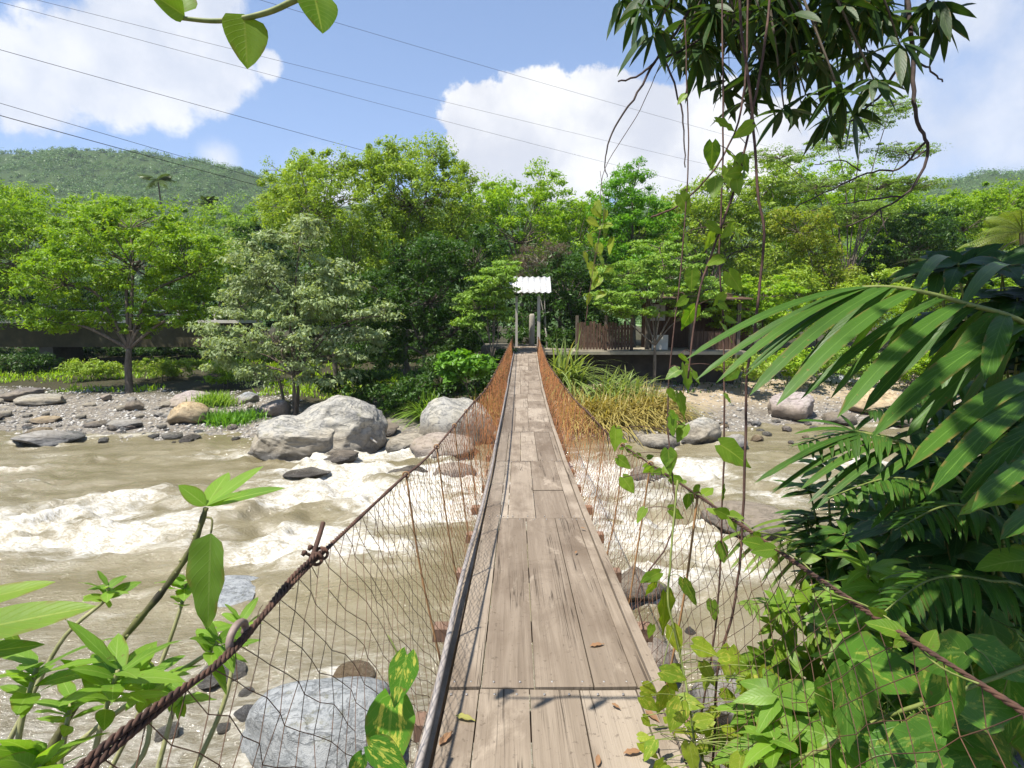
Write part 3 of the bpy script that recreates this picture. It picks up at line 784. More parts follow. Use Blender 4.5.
rock(12, 400, 36, 10, 'd', "dark low rock at the upper left river edge", 1)
rock(32, 447, 52, 12, 'b', "broad blue grey slab in the shallows at left", 2)
rock(33, 436, 22, 6, 'c', "yellowish flat stone behind the broad blue grey slab", 1)
rock(40, 424, 26, 6, 'c', "ochre flat stone farther out in the left shallows", 2)
rock(93, 430, 22, 8, 'd', "dark stone standing in the fast shallows at left", 0)
rock(118, 430, 30, 8, 'b', "wet grey stone right of the dark shallows stone", 1)
rock(168, 440, 20, 6, 'a', "pale flat stone at the tip of the gravel spit", 0)
rock(188, 441, 16, 5, 'd', "black wet stone at the tip of the gravel spit", 2)
rock(440, 460, 60, 20, 'e', "reddish brown rock in the river behind the left netting", 1, z0=WZ)
rock(452, 483, 40, 14, 'e', "reddish wet stone under the footbridge deck edge", 2, z0=WZ)
rock(405, 478, 36, 7, 'd', "dark submerged rock breaking the surface left of the footbridge", 0, z0=WZ)
rock(302, 478, 40, 5, 'd', "thin dark rock breaking the water below the huge boulder", 0, z0=WZ)
rock(757, 540, 80, 24, 'd', "dark glistening boulder in midstream right of the footbridge", 1, z0=WZ)
rock(650, 485, 36, 14, 'd', "wet dark rock in the rapids beside the right netting", 2, z0=WZ)
rock(640, 606, 60, 26, 'd', "jagged dark rock in the rapids under the right netting", 0, z0=WZ)
rock(650, 690, 60, 36, 'e', "brown rock close below the right deck edge", 2, z0=WZ)
rock(740, 745, 74, 60, 'b', "pale bluish rock near the right bank among pothos leaves", 2, z0=WZ - .05)
rock(800, 422, 46, 26, 'e', "smooth pinkish grey boulder on the right gravel bank", 0)
rock(706, 446, 38, 25, 'a', "pale rough boulder at the right water's edge", 1)
rock(737, 450, 26, 14, 'b', "grey angular rock right of the pale rough boulder", 0)
rock(662, 449, 36, 12, 'a', "low pale rock at the water's edge beside the dry reeds", 2)
rock(850, 402, 60, 24, 'b', "large light grey rock farther back on the right bank", 2)
rock(884, 416, 46, 24, 'c', "brown split rock on the right bank", 1)
rock(930, 430, 54, 20, 'a', "flat pale rock in the right shallows", 0)
rock(845, 425, 30, 10, 'd', "dark stone between pale rocks on the right bank", 2)
rock(960, 470, 60, 14, 'a', "pale slab in the river at far right", 1, z0=WZ)
rock(312, 800, 170, 84, 'f', "large pale bluish boulder in the water below the left netting", 0, z0=WZ - .1, depth=.8)
rock(205, 612, 80, 9, 'f', "pale submerged rock showing through the shallow water at left", 2, z0=WZ - .06, sink=.5)
rock(215, 690, 50, 14, 'a', "small pale stone near the thimble of the left cable", 1, z0=WZ - .03)
rock(350, 690, 40, 14, 'c', "tan stone under shallow water behind the left netting", 1, z0=WZ - .05)
g = random.Random(21)
def stones(n, box, label, group, kinds="aabbde", size=(3.5, 10), flat=.4, z0=None):
    k_ = 0
    while k_ < n:
        px, py = g.uniform(box[0], box[2]), g.uniform(box[1], box[3])
        wp = g.uniform(*size) * (1 if g.random() < .7 else 1.5)
        rock(px, py, wp, wp * g.uniform(.3, flat + .2), g.choice(kinds), label, g.randrange(3), group, name="river_stone", rot=g.uniform(-.5, .5), z0=z0)
        k_ += 1
stones(80, (-20, 398, 250, 444), "small grey river stone scattered on the gravel bar at left", "river stones on the left gravel bar")
stones(16, (340, 440, 430, 456), "small stone at the waterline between the two biggest boulders", "stones between the big boulders")
stones(60, (640, 405, 960, 448), "small pale stone scattered along the right bank", "stones along the right bank", "aaebc")
stones(12, (120, 690, 400, 790), "small pale cobble in the shallows below the left netting", "cobbles in the near shallows", "aabbe", (10, 26), z0=WZ - .03)
stones(4, (600, 560, 720, 700), "small wet stone in the rapids under the right netting", "wet stones under the right netting", "ddbe", (10, 24), z0=WZ - .03)
# pebbles
g = np.random.default_rng(77); N = 9000
ppx = np.concatenate([g.uniform(-30, 300, 5500), g.uniform(640, 1000, 3500)]); pd = g.uniform(-.6, 9, N)
yy = 20 + pd; xx_ = (ppx - 512) / F * yy; yy = yfar(xx_) + pd; xx_ = (ppx - 512) / F * yy
zz_ = gz(xx_, yy); sz = g.uniform(.02, .075, N) * (1 + (g.random(N) < .1))
oc = np.array([(1, 0, 0), (0, 1, 0), (-1, 0, 0), (0, -1, 0), (0, 0, .6), (0, 0, -.6)], float)
V = oc[None] * sz[:, None, None] * g.uniform(.7, 1.3, (N, 6, 1)) + np.stack([xx_, yy, zz_], 1)[:, None]
T = np.array([(0, 1, 4), (1, 2, 4), (2, 3, 4), (3, 0, 4), (1, 0, 5), (2, 1, 5), (3, 2, 5), (0, 3, 5)])
mb = MB(); mb.add(V.reshape(-1, 3), T=(np.arange(N)[:, None, None] * 6 + T[None]).reshape(-1, 3))
m = NT("pebble"); mat = m.done(m.bsdf(m.ramp(m.island(), [(0, (.15, .14, .13)), (.5, (.34, .31, .27)), (1, (.5, .48, .44))]), .85, .3))
tag(mb.build("pebbles", mat, smooth=True), "loose grey pebbles covering the gravel banks", "pebbles", kind="stuff")
# driftwood
e = MB(); e.tube(smoothpath([U(344, 416, 18.4), U(360, 430, 18.2), U(377, 443, 18.0)], 8), [.05, .05, .045, .045, .04, .04, .03, .03], 6)
tag(e.build("driftwood_stick", M['palewood']), "pale driftwood stick leaning on the huge boulder", "stick")
e = MB(); e.tube(smoothpath([U(300, 428, 18.6), U(330, 440, 18.0), U(352, 453, 17.8)], 8), .04, 6)
tag(e.build("driftwood_stick", M['palewood']), "grey driftwood stick lying across the lower grey boulder", "stick")

# ------------------------------------------------------------------ water
xs = np.concatenate([np.arange(-60, -26, .5), np.arange(-26, 24, .1), np.arange(24, 60, .5)])
ys = np.concatenate([np.arange(2.5, 26, .09), np.arange(26, 36, .5)])
X, Y, Q = grid(xs, ys)
wx = X + .9 * fbm(X * .22, Y * .35, seed=31); wy = Y + .8 * fbm(X * .25 + 9, Y * .3, seed=32)
def blob(px, py, rx, ry, s=1.0):
    c = G(px, py, WZ); D = c[1]
    return s * np.exp(-(((wx - c[0]) / (rx * D / F)) ** 2 + ((wy - c[1]) / (ry * D / F * D / (EYE - WZ))) ** 2))
foam = 0
for b in [(60, 525, 95, 20, 1.25), (30, 490, 60, 9, .7), (30, 468, 60, 4, .6), (150, 505, 45, 9, .7), (330, 495, 70, 16, 1.05), (310, 545, 90, 16, 1.0), (400, 505, 70, 22, 1.15), (455, 485, 60, 22, 1.15),
          (250, 520, 60, 14, .7), (600, 470, 45, 22, 1.0), (620, 520, 70, 30, 1.25), (660, 560, 50, 35, .9), (625, 590, 40, 30, .7), (700, 470, 45, 12, .95), (690, 500, 60, 18, .6), (780, 490, 60, 12, .75), (830, 470, 60, 10, .7), (930, 470, 90, 12, .55),
          (560, 480, 50, 20, 1.0), (520, 500, 60, 20, 1.0), (170, 440, 60, 3, .7), (60, 437, 60, 3, .6), (230, 600, 50, 18, .35), (720, 560, 70, 12, .45), (400, 560, 60, 20, .5), (20, 545, 90, 18, .7), (120, 535, 60, 14, .8), (200, 530, 70, 20, .5), (260, 560, 90, 14, .7), (420, 470, 60, 12, .8), (350, 470, 60, 8, .5), (90, 460, 90, 4, .5), (860, 520, 90, 14, .5)]:
    foam = foam + blob(*b)
for (rx_, ry_, rr_) in WROCKS:      # broken water piling up against and trailing behind each rock
    dxw, dyw = (X - rx_) / rr_, (Y - ry_) / (rr_ * .9)
    rad = np.sqrt(dxw ** 2 + dyw ** 2)
    foam = foam + .45 * np.exp(-((rad - 1.05) / .28) ** 2) + .4 * np.exp(-(dyw / .7) ** 2) * sstep(.6, 1.2, -dxw) * sstep(4.5, 1.5, -dxw)
n_st = fbm(wx * .8, wy * 1.7, oct=6, seed=33)
n_f = fbm(wx * 3.2, wy * 7, oct=4, seed=34)
turb = np.clip(foam, 0, 1.3)
f = turb + .55 * n_st * (.35 + turb) + .28 * n_f * (.2 + turb) - .42
streak = sstep(.62, 1.05, fbm(wx * .5, wy * 3.2, oct=4, seed=35)) * .45
foamv = np.clip(np.clip((f + .27) / 1.22, 0, 1) ** 1.15 + .7 * streak, 0, 1)
wave = .035 * fbm(wx * 1.1, wy * 2.2, oct=4, seed=36) + (.03 + .20 * turb) * (1 - np.abs(fbm(wx * .8 + 4, wy * 1.5, oct=5, seed=37)) * 1.4) - .06 * turb + .07 * turb * fbm(wx * 2.6, wy * 4.5, oct=4, seed=38)
shal = sstep(8.5, 5.0, Y) * sstep(6, -1, X)
mb = MB(); mb.add(np.stack([X, Y, WZ + wave], 1), Q)
m = NT("muddy_water"); v = m.coord("Object", (1, 2.2, 1))
n1 = m.noise(v, .5, 5, .6); n2 = m.noise(v, 5, 6, .65, .4); n3 = m.noise(v, 18, 4, .65)
col = m.mix(m.mapr(n1, .38, .62), (.165, .138, .074), (.225, .192, .118))
col = m.mix(m.attr("shallow"), col, m.mix(m.mapr(n2, .4, .65), (.15, .13, .085), (.27, .25, .2)))
fo = m.attr("foam")
fcol = m.mix(m.mapr(m.math('ADD', m.math('MULTIPLY', n3, .5), m.math('MULTIPLY', n2, .5)), .38, .60), (.33, .29, .205), (.60, .58, .53))
fm = m.mapr(m.math('ADD', fo, m.math('MULTIPLY', m.math('SUBTRACT', m.math('ADD', m.math('MULTIPLY', n3, .6), m.math('MULTIPLY', n2, .6)), .6), m.math('MULTIPLY', fo, 1.8))), .05, 1.0)
col = m.mix(fm, col, fcol)
rough = m.mapr(fm, 0, .6, .10, .6)
mat = m.done(m.bsdf(col, rough, .5, m.bump(m.math('ADD', n2, m.math('MULTIPLY', n3, .45)), .55, .09)))
tag(mb.build("river_water", mat, attrs={"foam": foamv, "shallow": shal}), "muddy olive brown river with white rapids", kind="structure")

# ------------------------------------------------------------------ far bank trees
L['lime'] = leaf_mat("lime_foliage", (0.137, 0.256, 0.009), (0.235, 0.367, 0.013), (0.348, 0.401, 0.023))
L['lime2'] = leaf_mat("yellow_lime_foliage", (0.165, 0.288, 0.038), (0.257, 0.393, 0.066), (0.315, 0.408, 0.096))
L['grey'] = leaf_mat("grey_green_foliage", (.21, .275, .125), (.33, .40, .20), (.40, .43, .28), trans=.36)
L['olive'] = leaf_mat("olive_foliage", (0.176, 0.277, 0.026), (0.304, 0.413, 0.040), (0.416, 0.448, 0.062), trans=.38)
L['fresh'] = leaf_mat("fresh_foliage", (0.158, 0.298, 0.010), (0.282, 0.426, 0.017), (0.424, 0.484, 0.023))
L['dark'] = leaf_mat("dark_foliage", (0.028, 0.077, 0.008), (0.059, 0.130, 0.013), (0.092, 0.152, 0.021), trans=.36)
L['mango'] = leaf_mat("deep_green_foliage", (0.087, 0.239, 0.007), (0.174, 0.367, 0.015), (0.258, 0.393, 0.023))
L['yellow'] = leaf_mat("yellow_green_foliage", (0.175, 0.250, 0.022), (0.288, 0.338, 0.030), (0.350, 0.250, 0.040))
L['pale'] = leaf_mat("pale_feathery_foliage", (0.141, 0.246, 0.036), (0.231, 0.333, 0.058), (0.283, 0.351, 0.072), trans=.4)
L['dead'] = leaf_mat("dry_twig_foliage", (.12, .09, .06), (.20, .15, .10), trans=.2)
L['bright'] = leaf_mat("bright_broad_foliage", (0.094, 0.232, 0.018), (0.157, 0.319, 0.027), trans=.4)
L['cane'] = leaf_mat("pale_cane_foliage", (0.165, 0.231, 0.060), (0.264, 0.330, 0.110), (0.352, 0.330, 0.120), trans=.4)
L['straw'] = leaf_mat("straw_foliage", (0.287, 0.230, 0.070), (0.414, 0.333, 0.120), (0.207, 0.230, 0.060), trans=.3)
L['palm'] = leaf_mat("palm_foliage", (.05, .09, .02), (.09, .13, .03), trans=.3, rough=.35)
L['ypalm'] = leaf_mat("yellow_palm_foliage", (.13, .19, .03), (.22, .26, .05), (.12, .18, .04), trans=.35, rough=.35)

def tree(name, label, d, trunk, lob, leaf, size=.24, cr=.5, dens=1.0, per=70, szk=.88, perk=1.3, bark='bark', tr=.14, cat="tree", group=None, seed=0, up=.7, flat=.6, droop=.2, outw=.6, twigs=.35, stems=1, aspect=.42, shell=.5):
    g_ = np.random.default_rng(seed + 1000)
    bx, bz = (trunk[0] - 512) / F * d, None
    bz = float(gz(bx, d)); base = np.array([bx, d, bz - .05])
    Cs, Lc = [], []
    s = d / F
    for (px, py, rx, ry) in lob:
        rx, ry = rx * .92, ry * .92
        c = U(px, py, d); c[1] += g_.uniform(-.5, .5) * min(rx, ry) * s
        rad = np.array([rx * s, (rx + ry) * .5 * s, ry * s])
        n = int(dens * 4.4 * (rx * ry * s * s) / (cr * cr)) + 3
        u = g_.normal(size=(n, 3)); u /= np.linalg.norm(u, axis=1)[:, None]
        k_ = shell + (1 - shell) * g_.random((n, 1)) ** .6
        P = c + u * k_ * rad + g_.normal(size=(n, 3)) * .12 * rad
        Cs.append(P); Lc.append((c, rad, P))
    C = np.concatenate(Cs)
    C[:, 2] = np.maximum(C[:, 2], gz(C[:, 0], C[:, 1]) + .25)
    r_ = cr * (.4 + 1.3 * g_.random((len(C), 1)) ** 1.4)
    V, Q = crown_leaves(C, np.concatenate([r_, r_, r_ * flat], 1), int(per * perk), size * szk, up, seed, outw, droop, aspect=aspect)
    root = empty(name, base, label, cat, group)
    mb = MB(); mb.add(V - base, Q); mb.build("crown", L[leaf], root, smooth=False)
    mb = MB(); top = np.mean([c for c, _, _ in Lc], 0)
    fork = base + (top - base) * .42; fork[0] = base[0] + (top[0] - base[0]) * .25
    for q in range(stems):
        off = np.array([g_.normal() * .25, g_.normal() * .2, 0]) * (q > 0)
        mb.tube(smoothpath([base + off - [0, 0, .3], base + (fork - base) * .5 + off * 1.4 + g_.normal(size=3) * .06, fork + off * 2], 10), np.linspace(tr, tr * .7, 10) / (1 + .3 * (stems > 1)), 8)
    for c, rad, P in Lc:
        mid = fork + (c - fork) * .5 + np.array([0, 0, .12 * np.linalg.norm(c - fork)]) + g_.normal(size=3) * .15
        hub = c - [0, 0, rad[2] * .35]
        mb.tube(smoothpath([fork, mid, hub], 10), np.linspace(tr * .5, tr * .22, 10), 6)
        for p in P[g_.random(len(P)) < twigs]:
            mm = (hub + p) / 2 + g_.normal(size=3) * .12 * np.linalg.norm(p - hub) + [0, 0, .1]
            mb.tube(smoothpath([hub, mm, p], 5), np.linspace(tr * .14 + .008, .010, 5), 4)
    local(mb, base).build("trunk", M[bark], root)
    return root

tree("bank_tree", "small spreading lime green tree with forked trunk on the left gravel bank", 29, (127, 388), [(130, 255, 80, 38), (70, 275, 45, 34), (188, 262, 38, 38), (130, 222, 52, 22), (165, 305, 40, 22), (95, 310, 30, 18), (190, 312, 24, 18), (50, 318, 30, 14), (140, 326, 22, 10)], 'lime', .22, .5, 1.1, 75, tr=.2, seed=1, flat=.5)
tree("broad_tree", "broad lime tree standing at the left edge over the concrete bridge", 37, (-30, 350), [(25, 252, 72, 45), (-40, 240, 60, 60), (85, 228, 42, 28), (20, 300, 50, 24), (-10, 210, 60, 30)], 'lime', .25, .62, 1.0, 70, tr=.2, seed=2)
tree("background_tree", "bright green tree rising behind the broad lime tree at far left", 52, (10, 340), [(15, 214, 50, 24), (-30, 205, 50, 30), (60, 214, 40, 20)], 'fresh', .34, .85, .9, 60, seed=3)
tree("background_tree", "rounded light green tree below the lone distant palm", 60, (150, 340), [(165, 222, 45, 22), (110, 210, 40, 18), (215, 232, 40, 26)], 'lime', .4, 1.0, .9, 60, seed=4)
tree("background_tree", "yellowish green tree between lime bank tree and grey green shrub tree", 47, (232, 345), [(232, 245, 30, 34), (240, 215, 20, 16), (225, 285, 30, 35)], 'lime2', .3, .7, .9, 60, seed=5)
tree("shrub_tree", "large grey green shrub tree with drooping pale sprays left of the huge boulder", 23.5, (292, 398), [(285, 335, 50, 36), (236, 298, 24, 26), (262, 262, 30, 24), (315, 300, 38, 34), (348, 318, 26, 24), (232, 346, 26, 18), (212, 326, 14, 12), (352, 350, 24, 16), (302, 238, 32, 24), (374, 336, 16, 10), (258, 374, 28, 10), (325, 374, 28, 10), (275, 285, 36, 26), (340, 275, 26, 22), (384, 312, 14, 10), (226, 368, 18, 8)], 'grey', .21, .46, .85, 80, tr=.10, seed=6, droop=1.1, stems=4, flat=.42, up=.8, twigs=.5)
tree("tall_tree", "tall airy olive green tree with bare sloping limb behind the grey green shrub", 31, (335, 388), [(320, 210, 60, 46), (298, 172, 34, 24), (352, 255, 45, 50), (282, 215, 30, 34), (330, 165, 30, 14), (345, 300, 40, 34)], 'olive', .19, .46, 1.15, 65, tr=.15, seed=7, shell=.3, flat=.9)
tree("tall_tree", "tallest yellow olive tree crowning the middle of the treeline", 33, (405, 388), [(415, 195, 56, 42), (392, 165, 42, 20), (430, 152, 26, 12), (452, 228, 46, 48), (400, 250, 50, 44), (445, 175, 35, 22), (370, 178, 26, 18)], 'olive', .2, .48, 1.1, 70, tr=.17, seed=8, flat=.9, shell=.4)
tree("dark_tree", "dark leafy tree overhanging the shaded bank left of the footbridge", 27.5, (424, 395), [(432, 292, 52, 36), (384, 300, 38, 36), (474, 255, 34, 34), (425, 262, 50, 26), (380, 345, 40, 24), (450, 330, 40, 20)], 'dark', .2, .42, 1.0, 70, tr=.14, seed=9, stems=2, flat=.8)
tree("fresh_tree", "fresh green tree behind the gate reaching toward the white cloud", 42, (520, 345), [(520, 232, 55, 42), (488, 208, 38, 28), (560, 212, 38, 28), (543, 178, 22, 18), (500, 190, 22, 12), (578, 238, 32, 40)], 'fresh', .28, .65, 1.0, 65, tr=.2, seed=10)
tree("layered_bush", "lime green layered young tree close to the left gate post", 25.2, (494, 352), [(492, 282, 26, 16), (478, 306, 26, 10), (502, 268, 20, 8), (470, 322, 18, 7), (496, 314, 18, 8), (486, 296, 28, 9)], 'lime2', .18, .36, 1.5, 70, tr=.06, seed=11, flat=.3, up=1.1)
tree("low_bush", "low bright green broadleaf bush below the left end of the gate", 22.5, (470, 392), [(464, 360, 26, 12), (482, 368, 14, 10), (455, 372, 14, 8)], 'bright', .3, .35, 1.6, 40, tr=.04, seed=12, flat=.4, up=1.0, aspect=.55)
tree("dead_tree", "bare greyish brown twiggy tree right above the gate roof", 31, (548, 346), [(540, 258, 26, 16), (528, 268, 16, 10), (552, 250, 16, 10)], 'dead', .16, .4, 1.4, 45, bark='palebark', tr=.08, seed=13, up=.1, aspect=.2)
tree("round_tree", "rounded deep green mango like tree behind the hanging yellow vine", 38, (634, 345), [(632, 188, 30, 22), (612, 212, 26, 28), (652, 212, 28, 26), (630, 235, 40, 34), (625, 275, 40, 40)], 'mango', .26, .55, 1.2, 70, tr=.2, seed=14, aspect=.34)
tree("layered_tree", "light lime flat layered tree spreading over the picket fence", 26.9, (655, 352), [(650, 292, 58, 13), (630, 272, 36, 10), (668, 262, 44, 12), (660, 245, 34, 9), (698, 290, 30, 14), (615, 304, 24, 8), (690, 312, 26, 9), (640, 312, 30, 7)], 'lime2', .19, .4, 1.5, 75, tr=.09, seed=15, flat=.28, up=1.2)
tree("dark_tree", "very dark dense tree filling the gap behind gate and picket fence", 33, (575, 346), [(565, 290, 44, 44), (600, 310, 34, 34), (530, 305, 26, 34), (592, 262, 24, 26)], 'dark', .25, .55, 1.1, 65, tr=.18, seed=16)
tree("olive_tree", "light olive tree behind the hanging vines right of the layered tree", 43, (705, 345), [(700, 205, 40, 30), (735, 195, 36, 34), (690, 232, 44, 30), (748, 235, 36, 40), (665, 225, 26, 22), (770, 180, 30, 24)], 'olive', .28, .65, 1.0, 65, tr=.2, seed=17)
tree("feathery_tree", "tall sparse feathery tree with pale slender trunks at right", 36, (846, 350), [(780, 156, 40, 8), (866, 118, 46, 9), (905, 150, 38, 8), (818, 185, 46, 9), (880, 186, 42, 9), (838, 140, 36, 7), (915, 185, 26, 8), (800, 212, 36, 9), (890, 105, 30, 6), (860, 215, 46, 12)], 'pale', .16, .55, 2.0, 70, bark='bark', tr=.085, seed=18, flat=.25, up=1.0, stems=3, twigs=.8)
tree("olive_tree", "full light green tree standing behind the pale slender trunks", 45, (835, 345), [(820, 215, 50, 36), (872, 212, 40, 32), (790, 185, 36, 24), (850, 178, 36, 20), (905, 222, 34, 26), (770, 215, 30, 30)], 'fresh', .28, .65, 1.0, 65, tr=.18, seed=34)
tree("right_tree", "tall light green tree rising behind the yellow palm at the right edge", 47, (960, 345), [(960, 222, 44, 30), (1000, 205, 40, 26), (930, 250, 36, 30), (1035, 225, 40, 34)], 'lime', .3, .65, 1.0, 65, tr=.18, seed=35)
tree("yellow_bush", "yellow green flowering bush in front of the pale slender trunks", 33, (815, 345), [(795, 226, 34, 22), (832, 272, 28, 24), (818, 248, 24, 18), (845, 292, 22, 16)], 'yellow', .2, .42, 1.0, 60, tr=.08, seed=19, stems=2)
tree("green_bush", "mid green bush with ferny sprays right of the hut", 30, (770, 352), [(765, 292, 40, 18), (750, 318, 36, 18), (790, 318, 36, 24), (730, 300, 24, 24)], 'fresh', .22, .42, 1.2, 70, tr=.08, seed=20, flat=.35, up=1.0)
tree("green_bush", "olive bush filling the middle ground under the yellow bush", 31.5, (850, 350), [(842, 315, 45, 26), (878, 290, 30, 26), (800, 285, 26, 26)], 'olive', .22, .45, 1.0, 65, tr=.09, seed=21)
tree("right_tree", "dark green tree left of the yellow palm at right", 39, (905, 345), [(895, 250, 44, 34), (925, 225, 34, 22), (880, 285, 40, 30), (935, 265, 38, 32)], 'dark', .27, .6, 1.1, 65, tr=.18, seed=22)
tree("right_tree", "low lime green tree spreading beyond the drooping split leaves at right", 29, (960, 350), [(950, 285, 44, 20), (985, 292, 36, 20), (930, 305, 40, 18), (985, 262, 30, 14)], 'lime', .22, .45, 1.1, 65, tr=.1, seed=23, flat=.4)
tree("right_tree", "hazy mid green tree rising toward the right hill", 56, (980, 340), [(975, 225, 46, 34), (1020, 220, 40, 34), (940, 235, 40, 26), (1060, 225, 50, 40)], 'fresh', .38, .9, 1.0, 60, tr=.2, seed=24)
tree("right_tree", "leafy green tree just past the right edge of the picture", 34, (1110, 350), [(1100, 255, 60, 40), (1140, 280, 50, 36), (1070, 285, 44, 30)], 'fresh', .26, .6, 1.0, 60, tr=.18, seed=36)
tree("right_tree", "olive tree far past the right edge of the picture", 40, (1230, 345), [(1220, 250, 60, 44), (1270, 270, 50, 40), (1180, 275, 44, 34)], 'olive', .28, .65, 1.0, 60, tr=.18, seed=37)
tree("broad_tree", "lime green tree just past the left edge of the picture", 40, (-140, 350), [(-140, 250, 70, 46), (-90, 280, 50, 34), (-190, 280, 50, 36)], 'lime', .28, .65, 1.0, 60, tr=.2, seed=38)
# second row closing the gaps between the front trees
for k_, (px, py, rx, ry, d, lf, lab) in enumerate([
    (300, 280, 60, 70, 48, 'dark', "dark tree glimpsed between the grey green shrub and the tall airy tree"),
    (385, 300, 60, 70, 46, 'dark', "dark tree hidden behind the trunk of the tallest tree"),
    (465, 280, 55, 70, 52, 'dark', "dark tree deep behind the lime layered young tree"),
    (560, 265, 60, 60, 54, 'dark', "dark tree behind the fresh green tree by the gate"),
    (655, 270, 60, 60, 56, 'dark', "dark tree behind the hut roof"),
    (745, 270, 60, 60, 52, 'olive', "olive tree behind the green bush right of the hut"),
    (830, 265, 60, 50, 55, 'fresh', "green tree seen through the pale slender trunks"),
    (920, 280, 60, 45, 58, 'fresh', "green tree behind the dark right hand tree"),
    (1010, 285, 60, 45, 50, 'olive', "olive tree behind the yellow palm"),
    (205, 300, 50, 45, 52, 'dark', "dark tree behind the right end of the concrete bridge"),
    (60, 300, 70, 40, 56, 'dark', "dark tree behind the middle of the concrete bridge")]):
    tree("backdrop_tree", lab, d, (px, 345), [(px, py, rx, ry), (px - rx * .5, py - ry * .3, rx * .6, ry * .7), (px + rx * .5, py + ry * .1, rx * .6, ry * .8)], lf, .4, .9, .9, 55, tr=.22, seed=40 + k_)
# shaded shrubs along the foot of the far bank
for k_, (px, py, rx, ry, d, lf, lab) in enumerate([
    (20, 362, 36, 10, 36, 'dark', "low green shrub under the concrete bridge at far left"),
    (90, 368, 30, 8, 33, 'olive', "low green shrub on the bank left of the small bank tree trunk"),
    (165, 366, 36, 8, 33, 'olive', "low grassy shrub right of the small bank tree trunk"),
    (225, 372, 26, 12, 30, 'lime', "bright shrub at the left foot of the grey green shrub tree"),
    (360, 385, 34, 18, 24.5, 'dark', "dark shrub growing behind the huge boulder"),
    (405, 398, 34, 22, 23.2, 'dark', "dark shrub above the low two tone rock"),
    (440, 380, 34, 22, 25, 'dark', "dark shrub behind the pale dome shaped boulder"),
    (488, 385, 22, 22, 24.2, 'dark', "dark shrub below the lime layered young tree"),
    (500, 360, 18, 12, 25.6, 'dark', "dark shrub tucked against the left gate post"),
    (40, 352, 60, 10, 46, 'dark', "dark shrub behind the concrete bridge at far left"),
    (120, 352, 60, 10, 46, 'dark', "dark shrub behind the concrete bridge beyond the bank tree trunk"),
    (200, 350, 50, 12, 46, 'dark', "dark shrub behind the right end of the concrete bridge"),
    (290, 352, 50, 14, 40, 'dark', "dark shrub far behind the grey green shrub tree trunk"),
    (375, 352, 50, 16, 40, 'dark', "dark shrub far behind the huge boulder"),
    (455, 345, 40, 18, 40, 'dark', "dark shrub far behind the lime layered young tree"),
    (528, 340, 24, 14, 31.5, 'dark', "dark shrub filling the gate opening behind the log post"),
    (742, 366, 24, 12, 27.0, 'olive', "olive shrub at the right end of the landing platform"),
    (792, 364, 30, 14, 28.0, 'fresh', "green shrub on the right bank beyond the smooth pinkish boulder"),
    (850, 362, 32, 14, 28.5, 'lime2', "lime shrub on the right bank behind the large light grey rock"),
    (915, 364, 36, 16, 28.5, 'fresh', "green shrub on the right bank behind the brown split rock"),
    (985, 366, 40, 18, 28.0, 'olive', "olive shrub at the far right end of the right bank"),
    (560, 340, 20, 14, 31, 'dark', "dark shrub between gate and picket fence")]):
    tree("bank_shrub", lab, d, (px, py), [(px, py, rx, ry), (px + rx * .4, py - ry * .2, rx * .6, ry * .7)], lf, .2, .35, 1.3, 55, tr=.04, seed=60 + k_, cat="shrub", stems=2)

# ------------------------------------------------------------------ blades: grass clumps, reeds
def blades(mb, P0, H, lean, width, n=6, g_=None, arch=1.25):
    """arching grass blades: P0 (N,3) roots, H lengths, lean (N,2)"""
    N = len(P0); t = np.linspace(0, 1, n)
    hd = np.asarray(lean, float)
    cen = P0[:, None, :] + np.stack([hd[:, 0:1] * t[None] ** 1.6 * H[:, None], hd[:, 1:2] * t[None] ** 1.6 * H[:, None],
        H[:, None] * (t[None] * (1.0) - arch * .62 * (np.linalg.norm(hd, axis=1)[:, None] * t[None] ** 2.4))], -1)
    sdv = np.stack([-hd[:, 1], hd[:, 0], 0 * hd[:, 0]], 1); sdv /= np.linalg.norm(sdv, axis=1)[:, None] + 1e-9
    wv = np.sin(np.clip(t * .9 + .12, 0, 1) * math.pi) ** .7 * .5 * width
    V = np.stack([cen - sdv[:, None] * wv[None, :, None], cen + sdv[:, None] * wv[None, :, None]], 2).reshape(-1, 3)
    b = np.arange(N)[:, None, None] * (2 * n) + np.arange(n - 1)[None, :, None] * 2 + np.array([[[0, 1, 3, 2]]])
    mb.add(V, b.reshape(-1, 4))
def clump(name, label, px, py, d, wpx, hm, n, leaf, cat, seed, lean=(0, 0), spread=.7, width=.03, z=None):
    g_ = np.random.default_rng(seed); s = d / F
    x = (px - 512) * s; zb = float(gz(x, d)) if z is None else z
    base = np.array([x, d, zb])
    P = base + np.stack([g_.normal(size=n) * wpx * s * .3, g_.normal(size=n) * wpx * s * .22, np.zeros(n)], 1)
    if z is None: P[:, 2] = gz(P[:, 0], P[:, 1]) - .03
    mb = MB(); blades(mb, P - base, hm * g_.uniform(.55, 1.1, n), g_.normal(size=(n, 2)) * spread * .6 + np.array(lean), width, 6)
    return tag(mb.build(name, L[leaf], loc=tuple(base)), label, cat)
clump("grass_clump", "bright green grass clump on the gravel spit beside the huge boulder", 228, 424, 22.5, 46, .75, 900, 'bright', "grass", 1, width=.035)
clump("grass_clump", "lighter leaning grass clump just behind the orange tan boulder", 212, 406, 25.5, 30, .8, 500, 'lime2', "grass", 2, width=.04)
clump("grass_clump", "dry yellow green grass tuft hanging beside the pale dome shaped boulder", 428, 418, 22.2, 18, 1.5, 260, 'lime2', "grass", 3, (-.3, -.2), .9, .05)
clump("reed_clump", "tall green cane grass arching right beside the right gate post", 566, 364, 25.4, 24, 3.3, 220, 'cane', "reeds", 4, (.2, -.3), 1.05, .085)
